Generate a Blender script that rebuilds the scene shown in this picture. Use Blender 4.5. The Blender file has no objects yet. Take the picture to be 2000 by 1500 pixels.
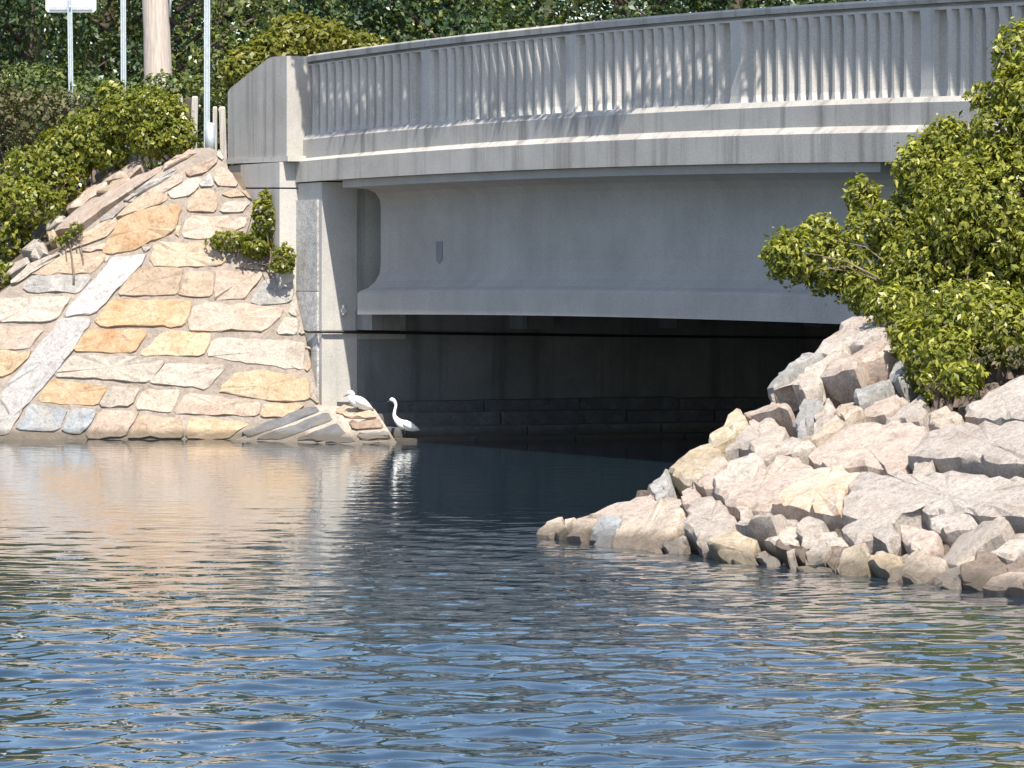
import bpy, math, random
import numpy as np
from mathutils import Vector
rng = np.random.default_rng(7)
random.seed(7)
S = bpy.context.scene
COL = S.collection
R = math.radians

# ------------------------------------------------------------------ camera, sky, sun, exposure
F_PX, CX, HY, CAM_H = 9000.0, 1000.0, 525.0, 2.66      # focal length, centre column and eye level of the 2000 px wide photograph
cam_d = bpy.data.cameras.new('camera')
cam = bpy.data.objects.new('camera', cam_d); COL.objects.link(cam)
cam.location = (0, 0, CAM_H); cam.rotation_euler = (R(90), 0, 0)
cam_d.sensor_width = 36; cam_d.lens = F_PX / 2000 * 36
cam_d.shift_y = -(750 - HY) / 2000
cam_d.clip_start = 1; cam_d.clip_end = 3000
S.camera = cam

PHI = math.atan(4390 / F_PX)                            # the bridge runs this far off the view axis
U = np.array([math.sin(PHI), -math.cos(PHI)])           # along the bridge, towards the viewer's right
N = np.array([-math.cos(PHI), -math.sin(PHI)])          # outwards from the visible face
P = -N
ZA = 73.3
A0 = np.array([(575 - CX) / F_PX * ZA, ZA])             # left end of the balustrade

EL, TH = R(57), R(15)
sh = U * math.cos(TH) + N * math.sin(TH)
SUN = np.array([sh[0] * math.cos(EL), sh[1] * math.cos(EL), math.sin(EL)])
sun_d = bpy.data.lights.new('sun', 'SUN'); sun_d.energy = 5.0; sun_d.angle = R(0.53); sun_d.color = (1.0, 0.94, 0.84)
sun = bpy.data.objects.new('sun', sun_d); COL.objects.link(sun)
sun.rotation_euler = Vector(SUN).to_track_quat('Z', 'Y').to_euler(); sun.location = (10, -10, 60)
world = bpy.data.worlds.new('World'); S.world = world; world.use_nodes = True
wn = world.node_tree; bg = wn.nodes['Background']
sky = wn.nodes.new('ShaderNodeTexSky'); sky.sky_type = 'NISHITA'; sky.sun_disc = False
sky.sun_elevation = EL; sky.sun_rotation = math.atan2(SUN[0], SUN[1]); sky.altitude = 0
sky.air_density = 1.0; sky.dust_density = 1.3; sky.ozone_density = 1.8
wn.links.new(sky.outputs[0], bg.inputs[0]); bg.inputs[1].default_value = 0.13
S.view_settings.view_transform = 'Standard'; S.view_settings.look = 'None'
S.view_settings.exposure = 0.9; S.view_settings.gamma = 1; S.view_settings.use_curve_mapping = False

# ------------------------------------------------------------------ helpers
def tag(o, label=None, cat=None, group=None, kind=None):
    if label: o['label'] = label
    if cat: o['category'] = cat
    if group: o['group'] = group
    if kind: o['kind'] = kind
    return o
def thing(name, label, cat, loc, group=None):
    o = bpy.data.objects.new(name, None); COL.objects.link(o); o.location = [float(v) for v in loc]; o.empty_display_size = .3
    return tag(o, label, cat, group)
def origin(o):
    v = np.zeros(3)
    while o is not None:
        v += np.array(o.location); o = o.parent
    return v
def mesh(name, V, Fc, m, parent=None, smooth=False, local=False, attr=None, mats=None, midx=None):
    """one mesh object; V in world coordinates (or local to the parent when local)"""
    V = np.asarray(V, dtype=float).reshape(-1, 3)
    if parent is not None and not local: V = V - origin(parent)
    me = bpy.data.meshes.new(name)
    if isinstance(Fc, np.ndarray):
        nf, k = Fc.shape
        me.vertices.add(len(V)); me.vertices.foreach_set('co', V.ravel())
        me.loops.add(nf * k); me.loops.foreach_set('vertex_index', Fc.ravel().astype(np.int32))
        me.polygons.add(nf); me.polygons.foreach_set('loop_start', np.arange(0, nf * k, k, dtype=np.int32))
        me.polygons.foreach_set('loop_total', np.full(nf, k, dtype=np.int32))
        me.update(calc_edges=True)
    else:
        me.from_pydata([tuple(v) for v in V], [], [tuple(f) for f in Fc])
    for mm in (mats or [m]): me.materials.append(mm)
    if midx is not None: me.polygons.foreach_set('material_index', np.asarray(midx, dtype=np.int32))
    if attr is not None:
        a = me.attributes.new('rnd', 'FLOAT', 'FACE'); a.data.foreach_set('value', np.asarray(attr, dtype=np.float32))
    if smooth: me.polygons.foreach_set('use_smooth', np.ones(len(me.polygons), dtype=bool))
    me.validate(); me.update()
    o = bpy.data.objects.new(name, me); COL.objects.link(o)
    if parent is not None: o.parent = parent
    return o
class MB:
    def __init__(s): s.v = []; s.f = []
    def add(s, V, Fc):
        n = len(s.v); s.v += [tuple(map(float, v)) for v in V]; s.f += [tuple(i + n for i in f) for f in Fc]
    def box(s, x0, x1, y0, y1, z0, z1):
        V = [(x, y, z) for z in (z0, z1) for y in (y0, y1) for x in (x0, x1)]
        s.add(V, [(0, 2, 3, 1), (4, 5, 7, 6), (0, 1, 5, 4), (2, 6, 7, 3), (0, 4, 6, 2), (1, 3, 7, 5)])
    def hexa(s, b, t):   # bottom ring, top ring
        n = len(b); V = list(b) + list(t)
        s.add(V, [tuple(range(n))[::-1], tuple(range(n, 2 * n))] + [(i, (i + 1) % n, n + (i + 1) % n, n + i) for i in range(n)])
    def tube(s, pts, rad, k=8, cap=True, flat=1.0):
        pts = [np.array(p, float) for p in pts]; n = len(pts)
        if not hasattr(rad, '__len__'): rad = [rad] * n
        V = []; prev = None
        for i in range(n):
            d = pts[min(i + 1, n - 1)] - pts[max(i - 1, 0)]; d /= max(np.linalg.norm(d), 1e-9)
            a = np.array([0, 0, 1.]) if abs(d[2]) < .9 else np.array([1., 0, 0])
            if prev is not None: a = prev
            e1 = a - d * a.dot(d); e1 /= np.linalg.norm(e1); e2 = np.cross(d, e1); prev = e1
            for j in range(k):
                t = 2 * math.pi * j / k
                V.append(pts[i] + rad[i] * (e1 * math.cos(t) + flat * e2 * math.sin(t)))
        Fc = [(i * k + j, i * k + (j + 1) % k, (i + 1) * k + (j + 1) % k, (i + 1) * k + j) for i in range(n - 1) for j in range(k)]
        if cap: Fc += [tuple(range(k))[::-1], tuple(range((n - 1) * k, n * k))]
        s.add(V, Fc)
    def out(s, name, m, parent=None, smooth=False, local=False):
        o = mesh(name, s.v, s.f, m, parent, smooth, local)
        return o

def ray(px, py): return np.array([(px - CX) / F_PX, 1.0, (HY - py) / F_PX])
CAM = np.array([0, 0, CAM_H])
def at(px, py, z): return CAM + ray(px, py) * z
class Plane:
    def __init__(s, a, b, c):
        a, b, c = map(lambda v: np.array(v, float), (a, b, c)); n = np.cross(b - a, c - a); n /= np.linalg.norm(n)
        if n[2] < 0: n = -n
        s.o, s.n = a, n
    def hit(s, px, py):
        r = ray(px, py); return CAM + r * ((s.o - CAM).dot(s.n) / r.dot(s.n))
    def z(s, x, y): return s.o[2] - (s.n[0] * (x - s.o[0]) + s.n[1] * (y - s.o[1])) / s.n[2]
def bw(t, d, h):
    q = A0 + U * t + P * d; return np.array([q[0], q[1], h])
def bhit(px, py, d):           # pixel on the vertical plane d of the bridge -> (t, height)
    r = ray(px, py); o = A0 + P * d
    k = o.dot(P) / (r[:2].dot(P)); q = r[:2] * k
    return (q - o).dot(U), CAM_H + r[2] * k
def to_td(x, y):
    q = np.array([x, y]) - A0; return q.dot(U), q.dot(P)
def curve(pts, d, deg=2):      # height along the bridge fitted through points read on that plane
    T = np.array([bhit(x, y, d) for x, y in pts]); c = np.polyfit(T[:, 0], T[:, 1], deg)
    tmax = 21.0
    def fn(t):
        t = np.asarray(t, float); tc = np.clip(t, -3, tmax); return np.polyval(c, tc)
    return fn

# ------------------------------------------------------------------ materials
def newmat(name):
    m = bpy.data.materials.new(name); m.use_nodes = True; nt = m.node_tree
    return m, nt, nt.nodes['Principled BSDF']
def nd(nt, t, **kw):
    n = nt.nodes.new(t)
    for k, v in kw.items(): setattr(n, k, v)
    return n
def mix(nt, a, b, f, mode='MIX'):
    n = nd(nt, 'ShaderNodeMix', data_type='RGBA', blend_type=mode)
    for i, v in ((0, f), (6, a), (7, b)):
        if hasattr(v, 'is_linked') or hasattr(v, 'links'): nt.links.new(v, n.inputs[i])
        else: n.inputs[i].default_value = v if i == 0 else (*v, 1)
    return n.outputs[2]
def noise(nt, scale, detail=4, rough=.6, vec=None, dist=0):
    n = nd(nt, 'ShaderNodeTexNoise'); n.inputs['Scale'].default_value = scale; n.inputs['Detail'].default_value = detail
    n.inputs['Roughness'].default_value = rough; n.inputs['Distortion'].default_value = dist
    if vec is not None: nt.links.new(vec, n.inputs['Vector'])
    return n.outputs[0]
def ramp(nt, v, stops):
    n = nd(nt, 'ShaderNodeValToRGB'); e = n.color_ramp.elements
    while len(e) < len(stops): e.new(.5)
    for i, (p, c) in enumerate(stops): e[i].position = p; e[i].color = (*c, 1) if hasattr(c, '__len__') else (c, c, c, 1)
    nt.links.new(v, n.inputs[0]); return n.outputs[0]
def pos(nt, scale=(1, 1, 1)):
    g = nd(nt, 'ShaderNodeNewGeometry'); m = nd(nt, 'ShaderNodeMapping'); m.inputs['Scale'].default_value = scale
    nt.links.new(g.outputs['Position'], m.inputs['Vector']); return m.outputs[0]
def bump(nt, b, h, strength, dist=.02):
    n = nd(nt, 'ShaderNodeBump'); n.inputs['Strength'].default_value = strength; n.inputs['Distance'].default_value = dist
    nt.links.new(h, n.inputs['Height']); nt.links.new(n.outputs[0], b.inputs['Normal'])

def m_concrete(name, c0, c1, stain=(.16, .15, .13), streak=.35, bs=.35):
    m, nt, b = newmat(name); v = pos(nt)
    base = mix(nt, c0, c1, ramp(nt, noise(nt, .9, 6, .65, v), [(.35, 0), (.65, 1)]))
    vs = pos(nt, (2.6, 2.6, .16))
    st = ramp(nt, noise(nt, 1.3, 5, .6, vs), [(.5, 0), (.68, 1)])
    base = mix(nt, base, stain, mix(nt, (0, 0, 0), (streak,) * 3, st))
    sp = ramp(nt, noise(nt, 45, 3, .6, v), [(.3, .82), (.7, 1.1)])
    base = mix(nt, base, sp, 1.0, 'MULTIPLY')
    nt.links.new(base, b.inputs['Base Color']); b.inputs['Roughness'].default_value = .88
    bump(nt, b, noise(nt, 60, 5, .7, v), bs, .01); return m
CONC = m_concrete('parapet_concrete', (.34, .32, .29), (.43, .405, .37), stain=(.12, .11, .095), streak=.6)
CONC_B = m_concrete('baluster_concrete', (.42, .40, .365), (.50, .475, .435), streak=.35)
GIRD = m_concrete('girder_concrete', (.30, .285, .26), (.37, .35, .32), streak=.08)
ABUT_SHADE = m_concrete('abutment_concrete_shaded', (.15, .158, .16), (.23, .235, .235), stain=(.05, .055, .05), streak=.45)  # dark bluish tone stands in for the deck's shade; streaks are stains
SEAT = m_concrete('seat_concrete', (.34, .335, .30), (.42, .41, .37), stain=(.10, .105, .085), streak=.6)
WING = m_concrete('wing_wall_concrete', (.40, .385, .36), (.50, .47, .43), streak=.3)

def m_stone(name, cols, speck=.25, bs=.6, wet=False, scl=3.0, streak=None):
    m, nt, b = newmat(name); v = pos(nt)
    oi = nd(nt, 'ShaderNodeObjectInfo')
    add = nd(nt, 'ShaderNodeVectorMath', operation='ADD'); nt.links.new(v, add.inputs[0])
    sc = nd(nt, 'ShaderNodeVectorMath', operation='SCALE'); sc.inputs[0].default_value = (31, 17, 23); nt.links.new(oi.outputs['Random'], sc.inputs['Scale'])
    nt.links.new(sc.outputs[0], add.inputs[1]); v2 = add.outputs[0]
    c = mix(nt, cols[0], cols[1], ramp(nt, noise(nt, scl, 6, .7, v2, .6), [(.38, 0), (.62, 1)]))
    c = mix(nt, c, cols[2], ramp(nt, noise(nt, scl * .55, 5, .6, v2), [(.52, 0), (.72, .8)]))
    c = mix(nt, c, ramp(nt, noise(nt, 5.5, 7, .8, v2, 1.2), [(.30, .55), (.48, 1.0), (.7, 1.16)]), 1.0, 'MULTIPLY')
    c = mix(nt, c, ramp(nt, noise(nt, 17, 5, .8, v2, .8), [(.33, .70), (.5, 1.0), (.7, 1.10)]), 1.0, 'MULTIPLY')
    c = mix(nt, c, ramp(nt, noise(nt, 38, 4, .75, v2), [(.3, 1 - speck), (.52, 1), (.75, 1 + speck * .5)]), 1.0, 'MULTIPLY')
    c = mix(nt, c, ramp(nt, oi.outputs['Random'], [(0, .86), (1, 1.1)]), 1.0, 'MULTIPLY')
    # dark wet, algae-stained band at the waterline
    g = nd(nt, 'ShaderNodeSeparateXYZ'); nt.links.new(pos(nt), g.inputs[0])
    ad = nd(nt, 'ShaderNodeMath', operation='ADD'); nt.links.new(g.outputs[2], ad.inputs[0])
    nn = nd(nt, 'ShaderNodeMath', operation='MULTIPLY'); nt.links.new(noise(nt, 3, 4, .6, v), nn.inputs[0]); nn.inputs[1].default_value = -.16
    nt.links.new(nn.outputs[0], ad.inputs[1])
    w = ramp(nt, ad.outputs[0], [(.01, 1), (.10, 0)])
    c = mix(nt, c, (.07, .055, .035), mix(nt, (0, 0, 0), (.7,) * 3, w))
    nt.links.new(c, b.inputs['Base Color']); b.inputs['Roughness'].default_value = .85
    h1 = noise(nt, 9, 9, .85, v2)
    bump(nt, b, h1, bs, .08); return m
ST = {
 'tan':   m_stone('stone_tan', [(0.382, 0.285, 0.201), (0.432, 0.342, 0.254), (0.324, 0.228, 0.147)]),
 'orange': m_stone('stone_orange', [(0.429, 0.266, 0.147), (0.466, 0.348, 0.226), (0.377, 0.200, 0.087)]),
 'gold':  m_stone('stone_gold', [(0.432, 0.310, 0.192), (0.461, 0.360, 0.252), (0.389, 0.259, 0.139)]),
 'pale':  m_stone('stone_pale', [(0.385, 0.333, 0.280), (0.444, 0.392, 0.330), (0.326, 0.274, 0.223)]),
 'pink':  m_stone('stone_pink', [(0.422, 0.322, 0.253), (0.459, 0.374, 0.309), (0.355, 0.256, 0.190)]),
 'grey':  m_stone('stone_grey', [(0.289, 0.276, 0.255), (0.399, 0.374, 0.348), (0.212, 0.204, 0.196)], .35),
 'blue':  m_stone('stone_bluegrey', [(0.224, 0.248, 0.272), (0.320, 0.328, 0.336), (0.304, 0.272, 0.232)]),
 'white': m_stone('stone_white', [(.41, .39, .375), (.36, .34, .325), (.46, .44, .425)], .25, .5),
 'slab':  m_stone('slab_granite', [(0.448, 0.408, 0.361), (0.512, 0.464, 0.416), (0.376, 0.320, 0.267)], .3, .8, scl=2.2),
 'rust':  m_stone('slab_rusty', [(0.452, 0.320, 0.215), (0.476, 0.374, 0.282), (0.359, 0.179, 0.089)], .25, .7, scl=2.0),
 'brown': m_stone('stone_brown', [(.28, .20, .15), (.38, .28, .21), (.22, .16, .12)], .3),
}
BK = {
 'tan':   m_stone('rock_tan', [(.52, .42, .32), (.62, .52, .42), (.44, .33, .24)], .3, .9),
 'gold':  m_stone('rock_gold', [(.58, .46, .31), (.64, .54, .41), (.50, .36, .22)], .3, .9),
 'pale':  m_stone('rock_pale', [(.58, .49, .41), (.65, .56, .48), (.44, .39, .34)], .35, .9),
 'pink':  m_stone('rock_pink', [(.60, .47, .38), (.66, .55, .47), (.48, .36, .28)], .3, .9),
 'slab':  m_stone('rock_slab', [(.60, .52, .45), (.67, .59, .52), (.52, .41, .33)], .35, 1.0),
 'rust':  m_stone('rock_rust', [(.60, .44, .31), (.64, .52, .42), (.48, .24, .12)], .3, .8, scl=2),
 'grey':  m_stone('rock_grey', [(.34, .33, .31), (.50, .48, .45), (.25, .24, .23)], .35, .9),
 'blue':  m_stone('rock_bluegrey', [(.32, .34, .36), (.44, .45, .46), (.38, .35, .31)], .3, .9),
 'brown': m_stone('rock_brown', [(.24, .18, .14), (.34, .26, .20), (.18, .14, .11)], .3, .9),
}
GRAN = m_stone('granite_veneer', [(.52, .51, .50), (.66, .65, .63), (.36, .35, .34)], .55, .9, scl=7)
MORT = m_stone('mortar', [(.31, .255, .21), (.25, .21, .175), (.38, .32, .27)], .2, .5)
FOOT_GREY = m_stone('footing_stone', [(.10, .105, .115), (.15, .15, .155), (.17, .145, .12)], .2, .5)

def m_plain(name, c, rough=.6, metal=0, var=.25, scl=12, bs=.2, sc3=(1, 1, 1)):
    m, nt, b = newmat(name); v = pos(nt, sc3)
    col = mix(nt, c, ramp(nt, noise(nt, scl, 5, .65, v), [(.25, 1 - var), (.75, 1 + var)]), 1.0, 'MULTIPLY')
    nt.links.new(col, b.inputs['Base Color']); b.inputs['Roughness'].default_value = rough; b.inputs['Metallic'].default_value = metal
    bump(nt, b, noise(nt, scl * 2, 4, .6, v), bs, .01); return m
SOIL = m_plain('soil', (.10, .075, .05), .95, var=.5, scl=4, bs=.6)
MUD = m_plain('bank_soil', (.075, .06, .045), .95, var=.5, scl=4, bs=.6)  # darker soil tone for the ground under the right bank
ASPH = m_plain('asphalt', (.05, .05, .05), .9, scl=20)
GALV = m_plain('galvanised_steel', (.50, .55, .57), .45, .55, var=.2, scl=14)
SIGN = m_plain('sign_aluminium', (.72, .72, .74), .4, .3, var=.06, scl=5)
POLE = m_plain('weathered_wood', (.42, .36, .31), .9, var=.35, scl=10, bs=.6, sc3=(3, 3, .25))
POSTW = m_plain('pale_wood', (.36, .33, .30), .9, var=.3, scl=10, bs=.5, sc3=(3, 3, .3))
BARK = m_plain('bark', (.085, .065, .05), .95, var=.4, scl=8, bs=.8, sc3=(2, 2, .5))
TWIG = m_plain('twig', (.16, .12, .085), .9, var=.4, scl=20)
RUBB = m_plain('black_cable', (.012, .012, .012), .5, var=.1)
FEATH = m_plain('white_feathers', (.80, .80, .77), .7, var=.05, scl=60, bs=.3)
BILL = m_plain('bill_black', (.02, .02, .02), .35, var=.1)
LEGM = m_plain('egret_leg', (.03, .03, .025), .5, var=.1)
BEAR = m_plain('bearing_steel', (.62, .62, .60), .4, .4, var=.1)

def m_leaf(name, stops, trans=.35, gloss=.35):
    m, nt, b = newmat(name)
    a = nd(nt, 'ShaderNodeAttribute', attribute_name='rnd')
    c = ramp(nt, a.outputs['Fac'], stops)
    nt.links.new(c, b.inputs['Base Color']); b.inputs['Roughness'].default_value = gloss
    b.inputs['Specular IOR Level'].default_value = .35
    tr = nd(nt, 'ShaderNodeBsdfTranslucent')
    tc = mix(nt, c, (1.5, 1.6, .6), 1.0, 'MULTIPLY'); nt.links.new(tc, tr.inputs['Color'])
    ms = nd(nt, 'ShaderNodeMixShader'); ms.inputs[0].default_value = trans
    nt.links.new(b.outputs[0], ms.inputs[1]); nt.links.new(tr.outputs[0], ms.inputs[2])
    nt.links.new(ms.outputs[0], nt.nodes['Material Output'].inputs['Surface']); return m
L_BAY = m_leaf('bayberry_leaf', [(0, (.07, .09, .016)), (.45, (.18, .195, .032)), (.8, (.31, .31, .055)), (1, (.48, .45, .12))])
L_SHR = m_leaf('shrub_leaf', [(0, (.06, .08, .015)), (.5, (.16, .18, .03)), (.85, (.27, .26, .04)), (1, (.42, .36, .10))])
L_YEL = m_leaf('yellowish_leaf', [(0, (.07, .08, .015)), (.5, (.15, .16, .03)), (1, (.30, .27, .06))])
L_DARK = m_leaf('dark_leaf', [(0, (.022, .044, .020)), (.6, (.045, .080, .032)), (1, (.11, .14, .05))], .2)
L_CON = m_leaf('blue_green_leaf', [(0, (0.025, 0.056, 0.039)), (.6, (0.049, 0.105, 0.063)), (1, (0.098, 0.168, 0.084))], .15)
L_OLV = m_leaf('olive_leaf', [(0, (0.045, 0.068, 0.021)), (.6, (0.098, 0.128, 0.038)), (1, (0.225, 0.240, 0.075))], .25)
L_DRY = m_leaf('dry_leaf', [(0, (.045, .05, .025)), (.55, (.09, .09, .04)), (.8, (.14, .11, .065)), (1, (.22, .18, .10))], .2, .7)

# ------------------------------------------------------------------ foliage
def leaf_geo(C, outw, size, aspect=.45, r=None):
    """C centres (n,3), outw preferred facing (n,3); a leaf is a folded pointed blade of two triangles each side"""
    r = r or rng; n = len(C)
    nz = outw + r.normal(0, .55, (n, 3)) + np.array([0, 0, .35]); nz /= np.linalg.norm(nz, axis=1)[:, None]
    a = r.normal(0, 1, (n, 3)); a -= nz * (a * nz).sum(1)[:, None]; a /= np.linalg.norm(a, axis=1)[:, None]
    b = np.cross(nz, a); L = size * r.uniform(.5, 1.35, n); W = L * aspect
    L = L[:, None]; W = W[:, None]
    base = C - a * L * .5; tip = C + a * L * .5 - nz * L * .12
    l = C + b * W * .5 + nz * W * .18; rr = C - b * W * .5 + nz * W * .18
    V = np.stack([base, rr, tip, l], 1).reshape(-1, 3)
    Fc = (np.arange(n)[:, None] * 4 + np.array([[0, 1, 2, 3]]))
    return V, Fc
def shell_points(lobes, n, r, inner=.35):
    """points mostly near the surface of a union of ellipsoids: lobes = [(centre, radii)]"""
    vol = np.array([np.prod(l[1]) ** (2 / 3) for l in lobes]); pr = vol / vol.sum()
    cnt = r.multinomial(int(n * 1.6), pr); C = []; O = []
    for (c, rad), k in zip(lobes, cnt):
        d = r.normal(0, 1, (k, 3)); d /= np.linalg.norm(d, axis=1)[:, None]
        q = 1 - np.abs(r.normal(0, .16, k)) - (r.random(k) < inner) * r.random(k) * .5
        q = np.clip(q, .1, 1) + r.normal(0, .035, k) + np.abs(r.normal(0, .16, k)) * (r.random(k) < .12)
        C.append(np.array(c) + d * np.array(rad) * q[:, None]); O.append(d)
    C = np.vstack(C); O = np.vstack(O); keep = np.ones(len(C), bool)
    for c, rad in lobes:        # drop what lies deep inside another lobe
        e = np.linalg.norm((C - np.array(c)) / np.array(rad), axis=1); keep &= ~((e < .55) & (r.random(len(C)) < .85))
    C, O = C[keep], O[keep]; i = r.permutation(len(C))[:n]; return C[i], O[i]
def lumpy(C, r, amp, n=14):    # clumping: pull leaves towards clump centres, leaving gaps
    k = r.choice(len(C), max(4, len(C) // n), replace=False); K = C[k]
    out = C.copy()
    for s in range(0, len(C), 4000):
        D = ((C[s:s + 4000, None, :] - K[None]) ** 2).sum(2); j = D.argmin(1)
        out[s:s + 4000] = C[s:s + 4000] + (K[j] - C[s:s + 4000]) * amp
    return out
def branches(mb, root, lobes, r, r0=.04, n=2):
    for c, rad in lobes:
        c = np.array(c)
        for _ in range(n):
            e = c + r.normal(0, .35, 3) * np.array(rad); L_ = np.linalg.norm(e - root); s0 = root + r.normal(0, 1, 3) * [.25, .2, .02] * min(1, L_)
            ctl = s0 + (e - s0) * .5 + np.array([r.normal(0, .05), r.normal(0, .05), .16]) * L_
            pts = [s0 * (1 - u) ** 2 + 2 * ctl * u * (1 - u) + e * u * u + r.normal(0, .012, 3) * L_ * (0 < u < 1) for u in np.linspace(0, 1, 7)]
            mb.tube(pts, [r0 * q for q in (1, .85, .7, .55, .4, .28, .12)], 5)
def shrub(name, label, cat, root, lobes, n, size, m, group=None, seed=1, aspect=.5, amp=.35, tw=.03, cl=14, inner=.35, rnd_pow=1.0):
    r = np.random.default_rng(seed); root = np.array(root, float)
    T = thing(name, label, cat, root, group)
    C, O = shell_points(lobes, n, r, inner); C = lumpy(C, r, amp, cl)
    V, Fc = leaf_geo(C, O, size, aspect, r)
    at_ = np.clip(r.random(len(C)) ** rnd_pow * .7 + .3 * r.random(len(C)), 0, 1)
    f = mesh('foliage', V, Fc, m, T, attr=at_); f['kind'] = 'stuff'
    mb = MB(); branches(mb, root, lobes, r, tw); mb.out('stem', TWIG, T, True)
    return T
def tree(name, label, x, y, z0, h, cr, n, size, m, group, seed, conifer=False, trunk=.22, cat='tree', lean=(0, 0), low=.12):
    r = np.random.default_rng(seed); T = thing(name, label, cat, (x, y, z0), group)
    top = np.array([x + lean[0], y + lean[1], z0 + h]); b0 = np.array([x, y, z0 - .3])
    mid = (b0 + top) / 2 + np.array([r.normal(0, .3), r.normal(0, .3), 0])
    mb = MB(); mb.tube([b0, b0 + (mid - b0) * .4, mid, mid + (top - mid) * .6, top - [0, 0, .4]], [trunk * 1.25, trunk, trunk * .7, trunk * .4, trunk * .12], 9)
    lobes = []
    nl = 34
    for i in range(nl):
        f = low + (1 - low) * (i + .5) / nl; a = r.uniform(0, 6.283)
        w = cr * ((1 - f) ** .8 * 1.25 if conifer else math.sin(math.pi * min(1, .18 + f * .8)) ** .6)
        rr = w * r.uniform(.25, .95); c = b0 + (top - b0) * f + np.array([math.cos(a) * rr, math.sin(a) * rr, r.normal(0, .2)])
        s = r.uniform(.75, 1.25) * cr * (.28 if conifer else .36); lobes.append((c, (s, s, s * (.45 if conifer else .7))))
        st = b0 + (top - b0) * max(.08, f - .12)
        mb.tube([st, (st + c) / 2 + [0, 0, .15], c], [trunk * .32, trunk * .2, trunk * .06], 5)
    mb.out('trunk', BARK, T, True)
    C, O = shell_points(lobes, n, r, .3); C = lumpy(C, r, .3, 12)
    V, Fc = leaf_geo(C, O, size, .55, r)
    cr_ = mesh('crown', V, Fc, m, T, attr=r.random(len(C))); cr_['kind'] = 'stuff'
    return T

def boulder(name, Pn, nrm, m, parent, up, down, seed, tops=7, grow=1.10, amp=.03, bev=0, smooth=False, flat=False):
    from mathutils.noise import noise as noise_fn
    """angular broken rock: convex hull of the traced outline, a wider buried foot and a few crown points"""
    import bmesh
    r = np.random.default_rng(seed); c = Pn.mean(0); w = math.sqrt(np.ptp(Pn, axis=0).prod() ** (2 / 3) + 1e-6); Pn = c + (Pn - c) * grow
    pts = [p + nrm * (r.uniform(-.5, .35) if not flat else r.uniform(.55, 1.0)) * up for p in Pn] + [c + (p - c) * r.uniform(.75, 1.0) - nrm * down for p in Pn]
    tilt = r.normal(0, .35, 3)
    for _ in range(tops if not flat else 0):
        i = r.integers(len(Pn)); j = r.integers(len(Pn)); q = c + (Pn[i] - c) * r.uniform(.2, .82) + (Pn[j] - c) * r.uniform(0, .12)
        pts.append(q + nrm * up * (1.0 + .5 * tilt.dot((q - c) / max(w, .05)) + r.normal(0, .38)))
    o0 = origin(parent); bm = bmesh.new(); vs = [bm.verts.new(tuple(p - o0)) for p in pts]
    h = bmesh.ops.convex_hull(bm, input=vs)
    bmesh.ops.delete(bm, geom=[v for v in bm.verts if not v.link_faces], context='VERTS')
    if bev: bmesh.ops.bevel(bm, geom=[e for e in bm.edges if len(e.link_faces) == 2 and e.calc_face_angle(0) > .35], offset=bev, segments=1, affect='EDGES', clamp_overlap=True)
    bmesh.ops.triangulate(bm, faces=bm.faces)
    for _ in range(3):
        lg = [e for e in bm.edges if e.calc_length() > .13]
        if not lg or len(bm.faces) > 900: break
        bmesh.ops.subdivide_edges(bm, edges=lg, cuts=1); bmesh.ops.triangulate(bm, faces=[f for f in bm.faces if len(f.verts) > 3])
    bm.normal_update(); sv = Vector(r.uniform(0, 50, 3))
    for v in bm.verts:
        p = v.co + sv; v.co += v.normal * (noise_fn(p * 3.1) * amp + noise_fn(p * 9) * amp * .45)
    bmesh.ops.recalc_face_normals(bm, faces=bm.faces)
    me = bpy.data.meshes.new(name); bm.to_mesh(me); bm.free(); me.materials.append(m)
    if smooth: me.polygons.foreach_set('use_smooth', np.ones(len(me.polygons), dtype=bool)); me.set_sharp_from_angle(angle=R(16))
    o = bpy.data.objects.new(name, me); COL.objects.link(o); o.parent = parent; return o

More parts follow.
